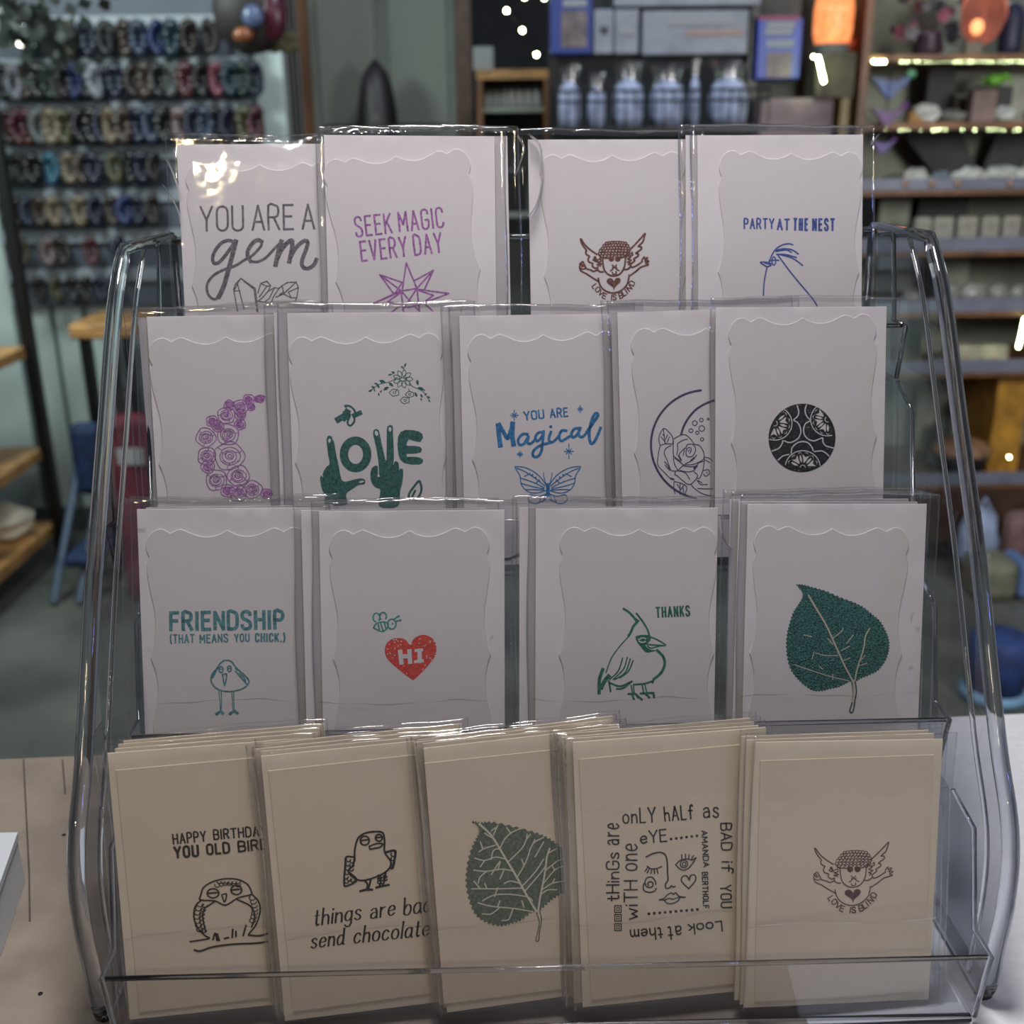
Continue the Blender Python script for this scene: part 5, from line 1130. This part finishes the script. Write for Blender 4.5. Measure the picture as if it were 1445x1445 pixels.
# ---------------------------------------------------------------- bottom row: ivory cards
BK = ink('soft_black', (40, 42, 46), .3); BK2 = ink('warm_black', (52, 50, 48), .3); SGE = ink('sage', (108, 120, 106), .2); MR = ink('maroon', (96, 42, 50), .25)
a = packet('owl', 4, (151.5, 1063), (346, 1048), 'ivory birthday card with a round owl, leftmost of the bottom tier', ((163.5, 1087), (340, 1071)), True, sx=-.0015).crop(130, 1020, 3.4)
a.text(387, 582, 550, 566, 46, 'HAPPY', 8, gap=.2).text(582, 560, 840, 538, 44, 'BIRTHDAY', 8, gap=.2).text(392, 648, 515, 638, 50, 'YOU', 12, gap=.2).text(548, 632, 664, 622, 47, 'OLD', 11, gap=.2).text(700, 618, 850, 604, 46, 'BIRD', 10, gap=.2)
a.done('lettering', BK2)
a.ln('520,830 535,790 580,762 640,748 700,752 745,775 764,810 760,825 700,840 640,875 590,855 520,850 520,830;525,850 495,880 488,930 505,980 540,1020 560,1035 470,1050;765,820 800,860 805,910 785,970 750,1015;540,885 530,930 545,1000;585,860 545,885;690,845 760,880 780,930 765,980', 8)
a.ell(580, 818, 28, 22, 8).ell(692, 802, 26, 22, 8).ln('555,818 605,814;668,802 716,798', 9).ln('622,825 645,822 635,860 622,825', 7)
for i in range(7):
    y = 870 + i * 20; x = 515 - 14 * sin(i * .5); a.ell(x + 4, y, 16, 12, 5, 0, 230); a.ell(x + 24, y + 6, 12, 10, 5, 0, 230); a.ell(768 + 12 * sin(i * .5), 840 + i * 18, 14, 11, 5, 0, 230)
for i in range(6): a.ell(600 + i * 20, 775 - 10 * sin(i * .6), 12, 14, 5, 0, 180); a.ell(610 + i * 18, 762, 10, 10, 5, 0, 180)
a.ln('490,1090 520,1095 580,1075 680,1062 780,1058 840,1050;750,1018 800,1022 840,1012', 10).ln('580,1040 590,1010 600,1045;610,1045 600,1012;635,1035 655,1030;672,1030 675,990;690,1025 690,1000;725,1020 738,972', 9)
a.done('picture', BK2)
a = packet('choc', 4, (368, 1067), (577, 1046.5), 'ivory card with a grumpy bird asking to send chocolate, second on the bottom tier', ((378.5, 1088), (576, 1066)), True).crop(350, 1010, 3.32)
a.nib = True
a.text(305, 985, 530, 952, 76, 'things', 7.5, .24).text(570, 952, 690, 932, 76, '@re', 7.5, .24).text(725, 936, 860, 915, 80, 'bad', 7.5, .24).text(292, 1090, 450, 1070, 74, 'send', 7.5, .24).text(492, 1066, 850, 1028, 76, 'chocolate', 7.5, .24)
a.done('lettering', BK); a.nib = False
a.ln('500,680 500,630 515,575 550,550 600,543 632,550 640,590 640,640 668,680 665,710 640,735 600,755 540,772 500,762 470,730 492,700 500,660', 9).ell(547, 585, 21, 21, 8).ell(613, 572, 16, 16, 8).ln('530,585 566,580;600,572 626,568', 8).ln('568,612 600,600 630,600 620,615 590,622 572,625 568,612', 8)
a.ln('495,662 460,662 455,700 450,790 470,795 510,770 475,735', 9).ln('645,640 685,632 690,650 678,710 665,712', 12)
for x, y in ((470, 675), (488, 680), (468, 695), (486, 700), (466, 715), (484, 718), (464, 735), (460, 755), (475, 765), (490, 770), (462, 775), (680, 650), (680, 670), (678, 690)): a.ell(x, y, 10, 9, 6, 0, 220)
a.ln('545,770 560,790 555,815;575,765 570,790 562,818;610,755 622,775 615,800;645,735 640,770 628,800', 9).ln('525,822 555,815 582,815;600,805 630,798 660,792', 11)
for i in range(8): a.ell(615 + (i % 3) * 14, 752 + (i // 3) * 14, 8, 7, 6, 0, 240)
a.done('picture', BK)
a = packet('poplar', 4, (597.5, 1056), (790, 1034.5), 'ivory card with a sage green veined poplar leaf, middle of the bottom tier', ((599, 1077), (790, 1057)), True).crop(570, 1000, 3.247)
LP2 = Art.parse('310,515 350,522 400,520 500,540 600,568 660,592 710,628 760,680 785,740 785,790 760,830 700,860 660,890 620,925 590,930 540,965 490,985 440,995 380,980 330,945 300,880 285,800 290,720 310,640 335,590 345,560 332,532')
a.fill(serrate(LP2, 5, 6), False); a.done('leaf', SGE, 'sage green leaf')
a.ln('606,930 620,980 612,1030 604,1060 616,1064 622,1020 630,970 622,925', 5); a.done('stalk', SGE)
a.dz = .00004
a.ln('345,528 400,580 450,660 510,760 560,850 608,930', 9).ln('615,930 625,860 645,760 655,680 668,640', 8)
a.ln('590,930 500,915 400,905 340,890;560,860 480,850 410,855 360,880;540,822 440,825 350,825 310,825;505,745 450,735 380,745 320,740;470,690 420,680 370,695 325,685;420,625 370,640 345,655;400,590 370,570;410,580 425,545 430,535;440,640 460,600 490,570 530,550;480,700 540,640 560,600 565,575;520,770 560,700 590,620 640,590;545,810 600,750 640,690;555,835 620,760 650,720;575,865 590,880;650,740 700,700 725,690;640,800 690,740 730,720;632,830 680,800 730,790;628,850 660,830 700,830;665,660 700,640;440,910 400,940 360,940;500,915 480,965 450,970;540,880 550,910;430,820 415,860;380,825 370,800;350,825 320,790;380,745 350,770 340,800;430,740 440,700 400,760;460,735 440,780;370,695 350,725;400,690 410,650 440,640;540,690 550,720;575,650 600,600;490,570 470,545;560,600 580,575;600,680 640,610;690,740 680,720;680,800 690,780;400,560 420,545;360,640 350,610;430,905 440,880;530,800 490,790 460,800', 5.5)
a.done('vein', mat('vein_cream', (216, 212, 196), .7)); a.dz = 0
a = packet('eye', 4, (808, 1047.5), (1034, 1030), 'ivory card with words spiralling around a winking face, fourth on the bottom tier', ((817, 1071.5), (1030, 1052)), True).crop(850, 1120, 6.57)
LW = 15
a.text(185, 275, 500, 262, 135, 'onLY', LW, gap=.15).text(575, 255, 850, 232, 130, 'hALf', LW, gap=.12).text(930, 222, 1085, 218, 150, '@s', LW, gap=.2)
a.text(155, 1000, 152, 540, 115, 'tHinGs', LW, gap=.18).text(152, 480, 152, 270, 165, '@re', LW, gap=.18)
a.text(325, 1170, 322, 800, 120, 'wiTH', LW, gap=.22).text(320, 720, 322, 460, 170, 'one', LW, gap=.2)
a.text(350, 462, 605, 440, 110, 'eYE', LW, gap=.12)
for i in range(6): a.ell(637 + i * 48, 421 - i * 6, 13)
for i in range(10): a.ell(432 + i * 50, 1113 - i * 4.4, 14)
a.text(920, 340, 940, 685, 48, 'AMANDA', 12, gap=.2).text(925, 725, 938, 1068, 48, 'BERTHOLF', 12, gap=.2)
a.text(1098, 270, 1105, 530, 95, 'BAD', LW, gap=.22).text(1110, 620, 1108, 735, 105, 'if', LW, gap=.3).text(1095, 845, 1105, 1065, 95, 'YOU', LW, gap=.25)
a.text(1110, 1182, 785, 1215, 92, 'Look', LW, gap=.15).text(735, 1225, 600, 1235, 130, '@t', LW, gap=.2).text(560, 1240, 250, 1265, 105, 'them', LW, gap=.12)
for y in (1070, 1152, 1238): a.ln([(115, y - 32), (175, y - 32), (175, y + 30), (115, y + 30)], 10, False, True); a.ln([(133, y - 14), (157, y - 14), (157, y + 12), (133, y + 12)], 7, False, True)
a.done('lettering', BK)
a.ln('405,588 470,555 540,545 585,570 602,640 605,740 608,800 585,840 590,875 620,875 640,855 655,865 675,860', 15).ln('415,672 450,695 500,695 550,675;425,680 395,720;440,690 415,735;460,695 450,740;480,697 485,742;505,695 515,738', 12)
a.ln('430,850 420,835 440,815 465,825 470,850 445,870 410,860 395,820 415,780 460,775 490,810 495,840;395,820 380,850 385,895 430,915 480,905 500,880', 13).ln('680,660 720,620 780,605 830,615 868,595 840,640 800,690 750,710 710,690 680,660;735,565 738,610;770,560 772,600;805,565 800,600;845,575 825,610', 12).ell(757, 652, 34, 36, 10).ell(758, 652, 17, 18, 10)
a.ln('800,880 740,820 735,780 765,760 790,770 808,800 815,765 850,752 868,780 850,825 800,880', 13).ln('525,985 570,970 600,940 640,920 660,935 680,918 710,950 770,960;525,985 575,985 620,970 650,978 700,965 770,960;575,985 600,1015 650,1018 700,995 720,965', 12)
a.done('picture', BK)
a = packet('cupid', 4, (1064, 1047.5), (1343, 1042.5), 'ivory card with a maroon winged cherub stamp, rightmost of the bottom tier', ((1073, 1073.5), (1329, 1064.5)), True, sx=.003).crop(1130, 1180, 10.32)
cherub(a, 17, MR)

# ---------------------------------------------------------------- the cards waiting behind the front ones
DESC = dict(owl='the owl birthday card', choc='the send chocolate card', poplar='the sage leaf card', eye='the winking face card', cupid='the maroon cherub card', leaf='the glitter leaf card', friend='the FRIENDSHIP card', hi='the HI heart card', thanks='the THANKS bird card', moon='the rose moon card', love='the LOVE hands card', magical='the Magical butterfly card', crescent='the indigo crescent card', magic='the SEEK MAGIC card', party='the PARTY AT THE NEST card', disc='the black disc card')
ON = ('', 'directly', 'second', 'third', 'fourth')
def back(key, lst):
    iv = ENV[key][4]
    for k, (dx, dy, rot) in enumerate(lst, 1):
        lab = 'sleeved %s card %s behind %s, seen by its top edge' % ('ivory' if iv else 'lilac', ON[k], DESC[key])
        spare(key, k, dx / 1000, dy / 1000, rot, lab, 'spare cards behind ' + DESC[key])
back('owl', [(3, 1.6, .3), (4, 3.0, .2), (6, 4.2, .6)])
back('choc', [(0, 1.4, -.3), (-3, 2.8, .4), (1, 4.4, .2)])
back('poplar', [(0, 1.2, -.6), (-4, 2.4, .3), (-2, 3.2, .8)])
back('eye', [(-3, 1.0, -.4), (-4.5, 1.8, .3), (-6, 3.0, .5)])
back('cupid', [(-3.5, 1.4, 1.0), (-5.5, 2.6, .9)])
back('leaf', [(-4, 1.2, -.3), (-8, 2.2, .2)])
back('friend', [(4, .8, .2)])
back('hi', [(-9, .6, .3)])
back('thanks', [(-8, .6, 0)])
back('moon', [(-5, .6, 1.2)])
back('love', [(-7, .4, 0)])
back('magical', [(-4, .4, .2)])
back('crescent', [(-3, .5, 0)])
back('magic', [(7, .2, .6)])
back('party', [(-6, .3, -.3)])

curl('cherub', [(729, 192), (738, 210), (731, 236), (724, 252)], .004)
curl('cherub', [(744, 190), (760, 206), (764, 236), (761, 268), (754, 292), (744, 306), (738, 306)], .005)
curl('gem', [(229, 222), (236, 228), (245, 246), (252, 268), (254, 286)], .004)
curl('gem', [(230, 262), (240, 275), (252, 300), (255, 318)], .003)
curl('thanks', [(1013, 728), (1016, 750), (1022, 764), (1031, 775)], .004)
curl('party', [(1228, 205), (1234, 196), (1238, 190)], .003)
